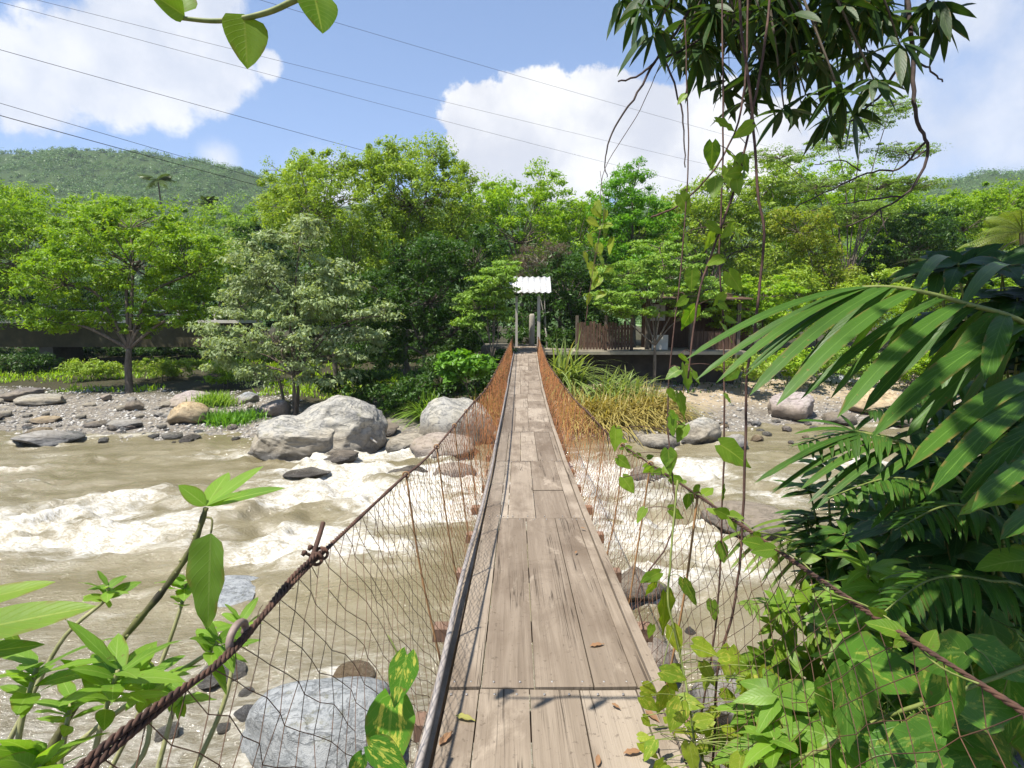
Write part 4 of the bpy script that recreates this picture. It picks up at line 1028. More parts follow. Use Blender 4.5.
clump("reed_clump", "green cane grass leaning down the right bank below the platform", 618, 398, 24.0, 44, 2.1, 360, 'cane', "reeds", 5, (.5, -.3), 1.15, .07)
clump("reed_clump", "dry straw coloured reed mass by the right netting at the water's edge", 592, 430, 21.6, 56, 1.8, 800, 'straw', "reeds", 6, (.1, -.5), 1.0, .045)
clump("reed_clump", "straw reeds reaching right along the foot of the platform", 655, 418, 22.8, 46, 1.5, 600, 'straw', "reeds", 7, (.4, -.3), 1.0, .045)
clump("reed_clump", "mixed green and straw reeds hanging toward the water beside the gravel bank", 636, 420, 22.0, 50, 1.6, 420, 'straw', "reeds", 9, (.35, -.4), 1.1, .06)
clump("reed_clump", "dry reeds standing behind the left netting near the gate", 490, 412, 22.0, 34, 1.5, 500, 'straw', "reeds", 8, (0, -.2), .7, .04)
g = np.random.default_rng(3); N = 14000
gx_ = g.uniform(-45, -6, N); ga = g.uniform(7.5, 20, N); gy_ = yfar(gx_) + ga
keep = fbm(gx_ * .35, gy_ * .35, seed=66) > -.05
gx_, gy_ = gx_[keep], gy_[keep]; N = len(gx_)
mb = MB(); blades(mb, np.stack([gx_, gy_, gz(gx_, gy_) - .02], 1), g.uniform(.2, .6, N), g.normal(size=(N, 2)) * .5, .06, 4)
tag(mb.build("grass", L['fresh']), "rough green grass under the trees on the left bank", kind="stuff")
N = 9000; gx_ = g.uniform(-8, 40, N); ga = g.uniform(5, 24, N); gy_ = yfar(gx_) + ga
mb = MB(); blades(mb, np.stack([gx_, gy_, gz(gx_, gy_) - .02], 1), g.uniform(.15, .45, N), g.normal(size=(N, 2)) * .6, .06, 4)
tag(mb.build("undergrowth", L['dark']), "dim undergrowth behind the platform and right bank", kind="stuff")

# ------------------------------------------------------------------ palms
def palm(label, px, py_top, d, fr_m, leaf, nfr=16, seed=0, name="palm_tree"):
    g_ = np.random.default_rng(seed); top = U(px, py_top, d); x, y = top[0], top[1]
    zb = max(float(gz(x, y)), float(hz_(np.array([x]), np.array([y]))[0]) if y > 90 else -9)
    base = np.array([x + .6, y, zb]); root = empty(name, base, label, "palm")
    mb = MB(); mb.tube(smoothpath([base - [0, 0, .3], (base + top) / 2 + [.25, 0, 0], top], 14), np.linspace(.17, .10, 14), 8); local(mb, base).build("trunk", M['bark'], root)
    mb = MB()
    for q in range(nfr):
        a = q * 2.39996 + g_.uniform(-.2, .2); e_ = g_.uniform(-.1, 1.2) * (1 if q > 4 else .6)
        h = np.array([math.cos(a), math.sin(a), 0]); dr = nrm(h * math.cos(e_) + np.array([0, 0, math.sin(e_)]))
        n = 14; t = np.linspace(0, 1, n); Lf = fr_m * g_.uniform(.8, 1.1)
        P = top + dr * (t * Lf)[:, None] + np.array([0, 0, -1]) * (t ** 2 * Lf * .45)[:, None]
        mb.tube(P, np.linspace(.03, .008, n), 4)
        sd = nrm(np.cross(dr, [0, 0, 1]))
        for t_ in np.linspace(.08, 1, 32):
            p = top + dr * t_ * Lf + np.array([0, 0, -1]) * t_ ** 2 * Lf * .45
            tg = nrm(dr - np.array([0, 0, .9]) * t_)
            for s_ in (-1, 1):
                ll = fr_m * .30 * math.sin(math.pi * min(1, t_ * .85 + .12)) + .05
                b = nrm(sd * s_ + tg * .6 - np.array([0, 0, .45])); wv = tg * max(.0065 * fr_m, .0007 * d)
                q0 = p + b * ll * .55 + [0, 0, .02]; q1 = p + b * ll - np.array([0, 0, .25 * ll])
                mb.add([p - wv * .6, q0 - wv * .5, q1, q0 + wv * .5, p + wv * .6], [(0, 1, 3, 4)], [(1, 2, 3)])
    local(mb, base).build("crown", L[leaf], root, smooth=False)
palm("lone distant palm poking above the lime trees at left", 158, 180, 85, 3.0, 'palm', 14, 1)
palm("small distant palm right of the lone distant palm", 210, 205, 85, 2.6, 'palm', 14, 2)
palm("yellow green coconut palm at the right edge behind the drooping leaves", 1022, 232, 24, 2.3, 'ypalm', 24, 3)
palm("pale yellow palm half hidden in front of the dark right hand tree", 948, 262, 33, 2.0, 'ypalm', 14, 4)
palm("yellow green palm at the edge of the grey green shrub", 236, 228, 60, 1.8, 'ypalm', 12, 6)

# ------------------------------------------------------------------ power lines
for k_, (p0, p1, d0_, d1_, r_, lab) in enumerate([
    ((0, 45), (620, 218), 40, 90, .020, "thin power line crossing the left cloud and reaching the tallest tree"),
    ((0, 99), (420, 222), 45, 90, .022, "upper of two low power lines in front of the left hill"),
    ((0, 111), (420, 226), 42, 85, .030, "lowest and thickest power line in front of the left hill"),
    ((0, -2), (700, 186), 45, 95, .016, "faint power line passing over the middle of the left cloud"),
    ((60, 2), (740, 172), 50, 100, .016, "faint power line between the left cloud and the white cumulus"),
    ((290, 5), (800, 155), 50, 100, .016, "topmost faint power line running to the leaves at upper right")]):
    A_, B_ = U(*p0, d0_), U(*p1, d1_); A2 = A_ + (A_ - B_) * .35
    t = np.linspace(0, 1, 40)[:, None]; P = A2 + (B_ - A2) * t; P[:, 2] -= 1.2 * 4 * (t * (1 - t))[:, 0] * .35
    e = MB(); e.tube(P, r_, 5); tag(e.build("power_line", M['dark']), lab, "power line")

# ------------------------------------------------------------------ near leaves
def leaf(mb, base, dr, up, Ln, W, shape='lance', droop=.25, fold=.22, n=8, wave=0.0, curl=0.0, seed=0):
    base = np.asarray(base, float); dr = nrm(dr); up = np.asarray(up, float)
    up = nrm(up - dr * up.dot(dr)); sd = np.cross(dr, up)
    t = np.linspace(0, 1, n)
    if shape == 'lance': wv = np.sin(math.pi * t ** .85) ** .8
    elif shape == 'ovate': wv = np.sin(math.pi * t ** .62) ** .75
    elif shape == 'heart': wv = np.where(t < .25, .62 + .38 * np.sin(np.minimum(t / .25, 1) * math.pi / 2), 1 - np.clip((t - .25) / .75, 0, 1) ** 1.55)
    else: wv = np.sin(math.pi * np.clip(t * .93 + .04, 0, 1)) ** .5
    cen = base + dr * (t * Ln)[:, None] + np.array([0, 0, -1.]) * (droop * Ln * t ** 2)[:, None] + up * (curl * Ln * np.sin(t * math.pi))[:, None]
    wv = wv * W * .5; wv[-1] *= .02
    wob = wave * W * np.sin(t * 17 + seed) if wave else 0 * t
    back = np.where(t < .22, (1 - t / .22) * .15 * Ln, 0) if shape == 'heart' else 0 * t
    cols = []
    for u in (-1, -.5, 0, .5, 1):
        q = cen + sd * (u * wv)[:, None] + up * ((abs(u) * fold * 1.0 - .25 * fold * u * u * 2) * wv + abs(u) * wob * (1 if u > 0 else -1))[:, None] - dr * (back * {0: 0, .5: 1.0, 1: .35}[abs(u)])[:, None]
        cols.append(q)
    V = np.stack(cols, 1).reshape(-1, 3)
    uu = np.array([0, .25, .5, .75, 1.]); UVs = np.stack(np.broadcast_arrays(uu[None, :], t[:, None]), -1).reshape(-1, 2)
    i = np.arange(n - 1)[:, None] * 5; j = np.arange(4)[None, :]
    mb.add(V, np.stack([i + j, i + j + 1, i + 5 + j + 1, i + 5 + j], -1).reshape(-1, 4), UV=UVs)
NLM = {
 'shrub': near_leaf_mat("soft_green_leaf", (.13, .26, .03), (.22, .38, .045), (.30, .44, .10), trans=.5),
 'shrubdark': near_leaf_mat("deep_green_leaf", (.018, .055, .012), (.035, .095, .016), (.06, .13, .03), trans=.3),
 'split': near_leaf_mat("glossy_split_leaf", (.03, .085, .010), (.065, .15, .016), (.10, .20, .03), trans=.3, rough=.36),
 'oldleaf': near_leaf_mat("old_green_leaf", (.07, .15, .015), (.11, .19, .02), (.13, .2, .04), trans=.35),
 'fern': near_leaf_mat("light_frond_leaf", (.12, .21, .03), (.18, .27, .04), (.25, .33, .09), trans=.4),
 'pothos': near_leaf_mat("variegated_pothos_leaf", (.06, .16, .02), (.10, .23, .025), (.16, .29, .05), (.30, .36, .06), trans=.4, amount=.3),
 'pothosb': near_leaf_mat("yellow_variegated_pothos_leaf", (.06, .18, .015), (.10, .25, .02), (.2, .33, .05), (.50, .50, .09), trans=.45, amount=.5),
 'ylw': near_leaf_mat("yellow_green_leaf", (.13, .25, .02), (.28, .35, .03), (.34, .40, .07), (.48, .46, .08), trans=.45, amount=.25),
 'heart': near_leaf_mat("heart_vine_leaf", (.10, .21, .018), (.21, .33, .03), (.28, .37, .06), trans=.5),
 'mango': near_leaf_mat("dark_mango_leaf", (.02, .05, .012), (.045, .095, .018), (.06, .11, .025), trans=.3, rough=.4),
 'dry': near_leaf_mat("dry_brown_leaf", (.20, .10, .05), (.30, .17, .09), (.33, .2, .1), trans=.15, rough=.7),
 'dryy': near_leaf_mat("fading_yellow_leaf", (.26, .26, .06), (.30, .28, .08), (.35, .33, .12), trans=.2, rough=.6),
}
class Plant:
    def __init__(s, name, label, cat, base, stem_mat, leaf_m, group=None):
        s.root = empty(name, base, label, cat, group); s.b = np.array(base, float)
        s.st, s.lf, s.sm, s.lm = MB(), MB(), stem_mat, leaf_m
    def done(s):
        if s.st.n: local(s.st, s.b).build("stem", s.sm, s.root)
        if s.lf.n: local(s.lf, s.b).build("leaves", s.lm, s.root, uv=True)
        return s.root
RG = np.random.default_rng(99)
def whorl(mb, p, ax, n, Ln, W, tilt=.5, shape='ovate', droop=.25, seed=0, fold=.2):
    g_ = np.random.default_rng(seed); ax = nrm(ax); a = nrm(np.cross(ax, [.3, .8, .2])); b = np.cross(ax, a)
    for k_ in range(n):
        th = k_ * 2.39996 + g_.uniform(-.3, .3); ti = tilt * g_.uniform(.4, 1.4)
        dr = (a * math.cos(th) + b * math.sin(th)) + ax * ti
        l_ = Ln * g_.uniform(.65, 1.1)
        leaf(mb, p - ax * .012 * k_ * .5, dr, ax + .2 * g_.normal(size=3), l_, W * l_ / Ln * g_.uniform(.85, 1.1), shape, droop * g_.uniform(.5, 1.5), fold, 8, .03, seed=k_)
greenstem = simple("green_stem", (.10, .14, .03), (.22, .24, .07), 25, .6, .3, .3, .003)
greystem = simple("pale_green_stem", (.16, .17, .06), (.36, .34, .17), 18, .7, .3, .4, .003)
darkstem = simple("scarred_stem", (.035, .03, .02), (.16, .16, .05), 16, .8, .3, .7, .004)

# left shrub with leaf whorls
def bankz(x, y): return float(gz(x, y))
D1 = 1.35
b = U(-20, 880, 1.25)
P = Plant("leafy_shrub", "tall scarred stem with bright leaf tuft and one big hanging leaf at left", "shrub", b, darkstem, NLM['shrub'])
pth = smoothpath([b, U(30, 790, 1.3), U(75, 705, D1), (U(122, 640, D1)), U(165, 588, D1), U(193, 545, D1), U(206, 508, D1)], 40)
P.st.tube(pth, np.linspace(.012, .0062, 40) * (1 + .16 * np.sin(np.arange(40) * 2.1)), 8)
nd = MB(); gn = np.random.default_rng(2)
for q in range(6, 38, 2):
    a_ = gn.uniform(0, 6.28); o_ = np.array([math.cos(a_), -.5, math.sin(a_)]); r_ = .012 - .006 * q / 40
    nd.tube([pth[q] + o_ * r_ * .6, pth[q] + o_ * r_ * 1.35], [.0045, .003], 6)
nd = local(nd, P.b).build("leaf_scars", greystem, P.root); tag(nd, kind="stuff")
tp = U(206, 506, D1)
for (px, py, dd_, w_) in [(179, 484, 1.33, .05), (262, 464, 1.38, .055), (283, 484, 1.3, .05), (228, 470, 1.5, .05), (240, 490, 1.25, .04)]:
    q = U(px, py, dd_); leaf(P.lf, tp, q - tp, [0, -.35, 1], np.linalg.norm(q - tp) * 1.03, w_, 'lance', .05, .25, 9)
q0 = U(212, 519, D1 - .01); q1 = U(211, 533, D1 - .02)
P.st.tube(smoothpath([U(203, 518, D1), q0, q1], 8), .0025, 5)
hl = MB(); leaf(hl, q1, U(208, 626, D1 - .03) - q1, [-.3, -1, .1], .225, .112, 'ovate', 0, .5, 14, .035)
local(hl, P.b).build("hanging_leaf", NLM['oldleaf'], P.root, uv=True)
P.done()
shr = [
 ("leafy shoot crossing in front of the pale water rock at left", [(60, 830, 1.3), (140, 760, 1.32), (150, 700, 1.35), (152, 672, 1.35)], 11, .13, .045, .5),
 ("shoot with glowing leaves between the two left corner rosettes", [(50, 820, 1.25), (66, 730, 1.28), (72, 700, 1.3)], 10, .12, .042, .5),
 # tip(px,py,d), path back, n, leaf length, shape
 ("short leafy shoot in front of the left rapids", [(20, 720, 1.6), (62, 640, 1.65), (105, 600, 1.7), (107, 586, 1.7)], 9, .10, .04, .55),
 ("big leaf rosette shoot at lower left beside the scarred stem", [(85, 800, 1.2), (100, 730, 1.2), (118, 670, 1.2)], 13, .17, .05, .5),
 ("pale stemmed rosette shoot at the lower left corner", [(10, 800, 1.15), (22, 720, 1.15), (38, 665, 1.18)], 11, .155, .045, .45),
 ("shoot with spreading leaves behind the rosette near the rusty cable", [(20, 790, 1.35), (120, 710, 1.4), (205, 655, 1.42), (218, 640, 1.42)], 10, .12, .042, .5),
 ("thin shoot with small pointed leaves under the hanging leaf", [(100, 790, 1.55), (150, 690, 1.6), (180, 610, 1.65), (186, 580, 1.65)], 8, .09, .05, .5),
 ("low shoot with upright leaves between rosettes and rusty cable", [(150, 800, 1.4), (172, 715, 1.45), (180, 690, 1.45)], 9, .12, .04, .6),
 ("slim shoot with narrow leaves touching the left netting", [(190, 780, 1.5), (225, 700, 1.55), (236, 640, 1.6), (240, 620, 1.6)], 9, .11, .03, .6),
 ("low leafy shoot in the bottom left corner", [(20, 830, 1.0), (35, 780, 1.02), (40, 755, 1.05)], 10, .13, .045, .45)]
for k_, (lab, pp, n, l_, w_, ti) in enumerate(shr):
    P3 = [U(*p) for p in pp]; b = P3[0] + (P3[0] - P3[1]) * .3
    P = Plant("leafy_shoot", lab, "shrub", b, greystem, NLM['shrub'], "leafy shoots on the near left bank")
    pth = smoothpath([b] + P3, 24); P.st.tube(pth, np.linspace(.008, .0045, 24), 7)
    whorl(P.lf, P3[-1], P3[-1] - P3[-2] + np.array([0, 0, .03]), n, l_, w_, ti, 'lance', .22, 10 + k_)
    for t_ in (18, 21): whorl(P.lf, pth[t_], pth[t_] - pth[t_ - 1], 2, l_ * .8, w_, .4, 'lance', .3, 70 + k_ + t_)
    P.done()
b = U(-60, 760, 1.0)
P = Plant("broadleaf_plant", "dark plant with two long shiny leaves entering from the left edge", "plant", b, greenstem, NLM['heart'])
for (p0, p1, w_, dr) in [((-70, 640, .95), (97, 602, 1.0), .07, .03), ((-60, 610, 1.0), (56, 580, 1.05), .045, .02), ((-70, 560, 1.1), (25, 640, 1.1), .04, .1), ((-60, 660, .98), (45, 640, 1.0), .04, .05)]:
    a_, c_ = U(*p0), U(*p1); leaf(P.lf, a_, c_ - a_, [0.1, -.5, 1], np.linalg.norm(c_ - a_), w_, 'lance', dr, .25, 10)
    P.st.tube(smoothpath([b, (a_ + b) / 2 + [.0, 0, -.02], a_], 8), .005, 6)
P.done()

# pothos stalk across the top of the picture
lim0 = U(300, -60, 1.522)
P = Plant("pothos_vine", "yellow green pothos stalk with three leaves against the sky at top", "vine", lim0, greenstem, NLM['heart'])
P.st.tube(smoothpath([U(180, 18, 1.602), U(215, 21, 1.602), U(250, 17, 1.602), U(285, 5, 1.602), U(330, -25, 1.570), lim0 + [.15, 0, .1], np.array([.2, 1.5, 3.3]), np.array([1.0, 1.9, 4.0])], 40), np.linspace(.006, .012, 40), 8)
for (a_, c_, w_) in [((180, 14, 1.602), (168, -18, 1.634), 0.112), ((244, 14, 1.602), (247, 64, 1.586), 0.120), ((314, -6, 1.570), (322, 30, 1.554), 0.112), ((185, 16, 1.602), (150, -8, 1.522), 0.080)]:
    a_, c_ = U(*a_), U(*c_); leaf(P.lf, a_, c_ - a_, [.5, -.8, .2], np.linalg.norm(c_ - a_) * 1.08, w_, 'ovate', .02, .4, 9)
P.done()

# pothos by the left netting
b = U(380, 830, 1.6)
P = Plant("pothos_plant", "bright yellow variegated pothos leaves at the left deck edge", "plant", b, greenstem, NLM['pothosb'])
tips = [((386, 682, 1.6), (407, 655, 1.6), (395, 702, 1.55), .13, .085), ((388, 708, 1.58), (392, 700, 1.6), (385, 775, 1.5), .2, .14), ((372, 745, 1.55), (372, 745, 1.5), (405, 765, 1.5), .11, .08), ((365, 755, 1.6), (362, 755, 1.6), (352, 775, 1.58), .08, .05)]
for s0, a_, c_, l_, w_ in tips:
    a_, c_ = U(*a_), U(*c_); leaf(P.lf, a_, c_ - a_, [.25, -1, .45], l_, w_, 'heart', .05, .25, 10, .02)
P.st.tube(smoothpath([b, U(378, 770, 1.6), U(390, 700, 1.62), U(398, 660, 1.63), U(388, 635, 1.64)], 20), np.linspace(.006, .002, 20), 6)
P.done()

# mango tree overhead: trunk out of the picture at right
tb = np.array([4.6, 2.4, bankz(4.6, 2.4) - .1])
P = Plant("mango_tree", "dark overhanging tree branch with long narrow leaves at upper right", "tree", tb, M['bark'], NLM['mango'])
limb = smoothpath([tb, tb + [-.1, .1, 2.6], tb + [-.5, .3, 4.6], np.array([3.0, 3.0, 5.2]), np.array([1.9, 3.2, 4.6]), np.array([1.2, 3.2, 4.0])], 40)
P.st.tube(limb, np.linspace(.22, .035, 40), 10)
limb2 = smoothpath([limb[20], np.array([2.9, 2.6, 5.4]), np.array([2.4, 2.0, 4.6])], 16); P.st.tube(limb2, np.linspace(.09, .03, 16), 8)
shade_limb = smoothpath([limb[18], np.array([3.0, 1.6, 5.2]), np.array([1.4, .7, 5.1]), np.array([.2, .4, 4.9])], 20); P.st.tube(shade_limb, np.linspace(.11, .03, 20), 8)  # unseen limb added to carry the shading leaf clusters
g = np.random.default_rng(17)
def mango_cluster(p, n, anchor=None, Ln=.20):
    if anchor is not None:
        mid = (p + anchor) / 2 + g.normal(size=3) * .06 + [0, 0, .05]
        P.st.tube(smoothpath([anchor, mid, p], 7), np.linspace(.012, .004, 7), 5)
    for k_ in range(n):
        a = k_ * 2.4 + g.uniform(-.4, .4); e_ = g.uniform(-1.25, .15)
        dr = np.array([math.cos(a) * math.cos(e_), math.sin(a) * math.cos(e_), math.sin(e_)])
        l_ = Ln * g.uniform(.6, 1.1)
        leaf(P.lf, p + g.normal(size=3) * .012, dr, g.normal(size=3) * .4 + [0, -.3, 1], l_, l_ * .27, 'lance', .3, .25, 6)
LB = np.concatenate([limb[16:], limb2, shade_limb])
def near_limb(p): return LB[np.argmin(np.linalg.norm(LB - p, axis=1))]
cl = [(622, 8), (640, 18), (655, 42), (665, 15), (690, 30), (702, 62), (715, 15), (730, 50), (748, 85), (760, 20), (770, 60), (765, 98), (790, 35), (795, 78), (806, 105), (820, 20), (822, 70), (838, 98), (850, 40), (852, 122), (828, 128), (868, 62), (880, 25), (875, 92), (900, 55), (905, 20), (942, 28), (930, 12), (720, 95), (745, 112), (866, 8), (784, 118), (680, 55), (648, 5), (812, 48), (840, 15), (742, 5), (780, 5), (700, 5)]
for px, py in cl:
    p = U(px, py - 10, g.uniform(2.7, 3.6)); mango_cluster(p, int(g.integers(9, 14)), near_limb(p))
for _ in range(62):
    p = U(g.uniform(675, 890), g.uniform(-40, 62), g.uniform(2.8, 4.0)); mango_cluster(p, int(g.integers(9, 13)))
for _ in range(480):  # unseen clusters added overhead to shade the right foreground plants
    p = np.array([g.uniform(-.02, 3.2), g.uniform(-.4, 2.0), g.uniform(4.2, 5.9)]); mango_cluster(p, 11, near_limb(p) if g.random() < .1 else None, .25)
for _ in range(240):  # further leaf mass above the frame, added for shade
    p = np.array([g.uniform(1.3, 4.6), g.uniform(.4, 4.2), g.uniform(4.0, 6.2)]); mango_cluster(p, 12, near_limb(p) if g.random() < .3 else None, .24)
tw = MB()
for pts_, r0, r1 in [([(905, -15, 3.1), (912, 40, 3.05), (914, 90, 3.0), (918, 125, 3.0), (929, 148, 3.0), (914, 185, 3.0), (885, 208, 3.05), (845, 228, 3.1)], .013, .004),
    ([(926, 140, 3.0), (900, 168, 3.05), (870, 172, 3.1), (830, 190, 3.1), (795, 208, 3.15)], .007, .003), ([(900, 196, 3.03), (870, 200, 3.1), (838, 205, 3.1)], .006, .003),
    ([(926, 150, 3.0), (912, 160, 2.95), (905, 150, 2.9)], .005, .002), ([(914, 60, 3.05), (930, 70, 3.0), (943, 82, 3.0)], .006, .004), ([(880, 210, 3.05), (888, 235, 3.0)], .004, .002),
    ([(860, 170, 3.1), (840, 160, 3.1), (815, 165, 3.1)], .004, .002), ([(850, 122, 3.2), (880, 95, 3.2), (905, 55, 3.1)], .006, .008),
    ([(705, -20, 3.0), (690, 10, 3.0), (660, 55, 2.95), (640, 74, 2.9), (618, 82, 2.9)], .010, .004), ([(655, 62, 2.95), (634, 98, 2.9), (614, 130, 2.9), (605, 158, 2.9), (607, 178, 2.9)], .007, .002),
    ([(664, 55, 2.95), (676, 90, 2.9), (684, 130, 2.9), (685, 168, 2.9)], .006, .003), ([(730, 10, 3.0), (700, 40, 3.0), (664, 58, 2.95)], .006, .006)]:
    pp = [U(*p) for p in pts_]; k_ = 4 * len(pp); tw = MB(); tw.tube(smoothpath(pp, k_) + g.normal(size=(k_, 3)) * .003, np.linspace(r0, r1, k_), 6)
    local(tw, tb).build("bare_twig", M['twig'], P.root)
P.done()
# small tip of a leaf at the right edge
# hanging vines
def vine(label, pp, r0, r1, leaves, mat='heart', seed=0, stem='vine', name="hanging_vine"):
    P3 = [U(*p) for p in pp]; P_ = Plant(name, label, "vine", P3[0], M.get(stem, greenstem), NLM[mat]); g_ = np.random.default_rng(seed)
    k_ = 7 * len(P3); pth = smoothpath(P3, k_); pth += np.cumsum(g_.normal(size=(k_, 3)), 0) * .0012; P_.st.tube(pth, np.linspace(r0, r1, k_) * .72, 6)
    if 3 < len(leaves) < 30 and mat == 'heart':
        for _ in range(9):
            q = pth[g_.integers(int(k_ * .35), k_)]; dp = q[1] * cT - (q[2] - EYE) * sT
            leaves = leaves + [(512 + F * q[0] / dp + g_.uniform(-9, 9), 384 - F * (q[1] * sT + (q[2] - EYE) * cT) / dp + 6, dp - .03, g_.uniform(13, 24), g_.uniform(-80, 80))]
    for (px, py, d, sz, ang) in leaves:
        c_ = U(px, py, d); l_ = sz * d / F * (1 if name == 'pothos_plant' else .88)
        a = R(ang); dr = np.array([math.sin(a), g_.uniform(-.3, .1), -math.cos(a)])
        b0 = c_ - dr * l_ * .5; q = pth[np.argmin(np.linalg.norm(pth - b0, axis=1))]
        if np.linalg.norm(q - b0) < .4: P_.st.tube(smoothpath([q, (q + b0) / 2 + [0, 0, .015], b0], 6), .0016, 5)
        leaf(P_.lf, b0, dr + g_.normal(size=3) * .15, [g_.normal() * .8, -.8, g_.uniform(-.1, 1.0)], l_, l_ * g_.uniform(.6, .82), 'heart', g_.uniform(0, .2), g_.uniform(.15, .5), 9, .05)
    return P_.done()
vine("thick brown vine hanging from the dark branch down past the netting", [(737, -60, 2.5), (742, 20, 2.4), (752, 110, 2.35), (758, 190, 2.3), (764, 235, 2.3), (756, 310, 2.3), (746, 375, 2.3), (744, 450, 2.3), (742, 530, 2.3), (733, 600, 2.3), (716, 665, 2.3), (712, 760, 2.3)], .008, .007, [], seed=1)
vine("dark vine with heart shaped leaves crossing the thick brown vine", [(775, -60, 2.6), (768, 30, 2.5), (757, 100, 2.45), (748, 150, 2.4), (735, 200, 2.4), (712, 260, 2.4), (700, 300, 2.4), (690, 380, 2.4)], .008, .006, [(728, 124, 2.3, 27, 70), (742, 130, 2.3, 26, -60), (716, 156, 2.3, 30, 20), (734, 160, 2.28, 24, 40), (712, 190, 2.3, 26, -20), (745, 165, 2.4, 20, 10)], seed=2)
vine("dark hanging stem trailing diagonally to the left in front of the olive tree", [(748, -50, 2.7), (745, 60, 2.65), (738, 125, 2.6), (715, 170, 2.6), (680, 205, 2.6), (652, 216, 2.6)], .007, .006, [], seed=3)
vine("slender stem with pale heart leaves beside the hut posts", [(722, -40, 2.6), (722, 150, 2.5), (718, 260, 2.5), (722, 330, 2.5), (724, 420, 2.5), (722, 510, 2.5), (716, 620, 2.5), (700, 720, 2.5)], .0055, .006, [(686, 246, 2.5, 30, 10), (708, 240, 2.5, 22, -30), (690, 318, 2.5, 28, -20), (735, 282, 2.5, 26, 30), (688, 378, 2.5, 30, 15), (735, 455, 2.4, 40, 55), (724, 495, 2.5, 20, 0), (728, 180, 2.5, 26, 10), (735, 240, 2.5, 24, 10)], seed=4)
vine("thin vine with paired leaves climbing over the right netting", [(685, 20, 2.5), (688, 100, 2.5), (690, 170, 2.5), (684, 260, 2.5), (676, 340, 2.5), (670, 420, 2.5), (676, 500, 2.45), (668, 540, 2.4), (640, 590, 2.4), (650, 640, 2.35)], .004, .005, [(683, 204, 2.5, 22, 20), (682, 100, 2.5, 14, -30), (690, 280, 2.5, 24, -10), (685, 404, 2.5, 26, 30), (681, 434, 2.5, 22, -30), (672, 460, 2.45, 24, 20), (616, 440, 2.5, 26, 0), (628, 486, 2.5, 22, 30), (640, 515, 2.5, 18, -40), (678, 515, 2.5, 24, 60), (625, 462, 2.5, 18, 60)], mat='heart', seed=5)
vine("yellowish vine creeping along the gap to the far round tree", [(600, 170, 3.2), (604, 215, 3.2), (596, 250, 3.2), (590, 290, 3.2), (586, 320, 3.2)], .002, .002, [], seed=6)
yl = [(598, 208), (594, 222), (606, 232), (590, 240), (600, 250), (596, 284), (588, 300), (604, 216), (610, 246), (604, 228), (592, 268)]
vine("yellow leaved vine dangling in front of the deep green round tree", [(664, 55, 2.95), (640, 110, 3.1), (606, 170, 3.3), (602, 230, 3.3), (594, 280, 3.3), (588, 325, 3.3)], .003, .002, [(x, y, 3.3, RG.uniform(11, 18), RG.uniform(-70, 70)) for x, y in yl + [(598, 212), (586, 258), (602, 262), (594, 276), (608, 270), (600, 296)]], mat='ylw', seed=7)

# pothos curtain at bottom right of the deck
g = np.random.default_rng(4)
lv = [(665, 612, 2.3, 44, 0), (676, 640, 2.25, 30, 20), (690, 590, 2.3, 30, 30), (650, 590, 2.4, 20, -30), (705, 650, 2.2, 30, 60)]
for _ in range(80):
    px = g.uniform(636, 785); py = 650 + g.random() ** .7 * 125 + abs(px - 700) * .15
    lv.append((px, py, g.uniform(1.85, 2.4), g.uniform(14, 34), g.uniform(-110, 110)))
vine("tangle of yellow green pothos leaves beside the right deck edge", [(678, 480, 2.4), (672, 540, 2.3), (668, 600, 2.25), (680, 660, 2.2), (690, 720, 2.1), (700, 800, 2.0)], .006, .006, lv, mat='ylw', seed=8, stem='green')
lv = [(g.uniform(835, 1040), g.uniform(650, 790), g.uniform(1.45, 1.9), g.uniform(45, 90), g.uniform(-110, 80)) for _ in range(44)]
vine("large creeping pothos with broad variegated leaves in the lower right corner", [(700, 800, 1.8), (800, 760, 1.7), (880, 720, 1.6), (960, 690, 1.5), (1050, 660, 1.5)], .008, .008, lv, mat='pothos', seed=9, stem='green', name="pothos_plant")

# shrubs with stems rooted on the right bank
def bank_plant(label, root, targets, mat, Ln, W, n=9, tilt=.5, shape='lance', seed=0, stem=None, along=3, droop=.3, name="bank_plant"):
    g_ = np.random.default_rng(seed); x, y = root; b = np.array([x, y, bankz(x, y) - .05])
    P_ = Plant(name, label, "plant", b, stem or greenstem, NLM[mat])
    for k_, t_ in enumerate(targets):
        tp = U(*t_); mid = b + (tp - b) * .55 + np.array([g_.normal() * .08, g_.normal() * .08, .18])
        pth = smoothpath([b + g_.normal(size=3) * [.05, .05, 0], mid, tp], 18); P_.st.tube(pth, np.linspace(.012, .004, 18), 6)
        whorl(P_.lf, tp, pth[-1] - pth[-3], n, Ln, W, tilt, shape, droop, seed * 31 + k_)
        for q in range(along):
            i_ = 17 - 3 * (q + 1)
            if i_ > 2: whorl(P_.lf, pth[i_], pth[i_] - pth[i_ - 1], max(2, n // 2), Ln * .9, W, tilt * .6, shape, droop, seed * 77 + k_ * 9 + q)
    return P_.done()
gt = np.random.default_rng(8)
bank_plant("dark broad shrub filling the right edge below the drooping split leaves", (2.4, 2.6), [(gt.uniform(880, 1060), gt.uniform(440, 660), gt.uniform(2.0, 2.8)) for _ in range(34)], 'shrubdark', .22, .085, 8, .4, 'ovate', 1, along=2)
bank_plant("second dark shrub deep in shade at the right edge", (3.0, 3.2), [(gt.uniform(930, 1100), gt.uniform(255, 620), gt.uniform(2.5, 3.2)) for _ in range(52)], 'shrubdark', .28, .10, 8, .4, 'ovate', 2, along=2)
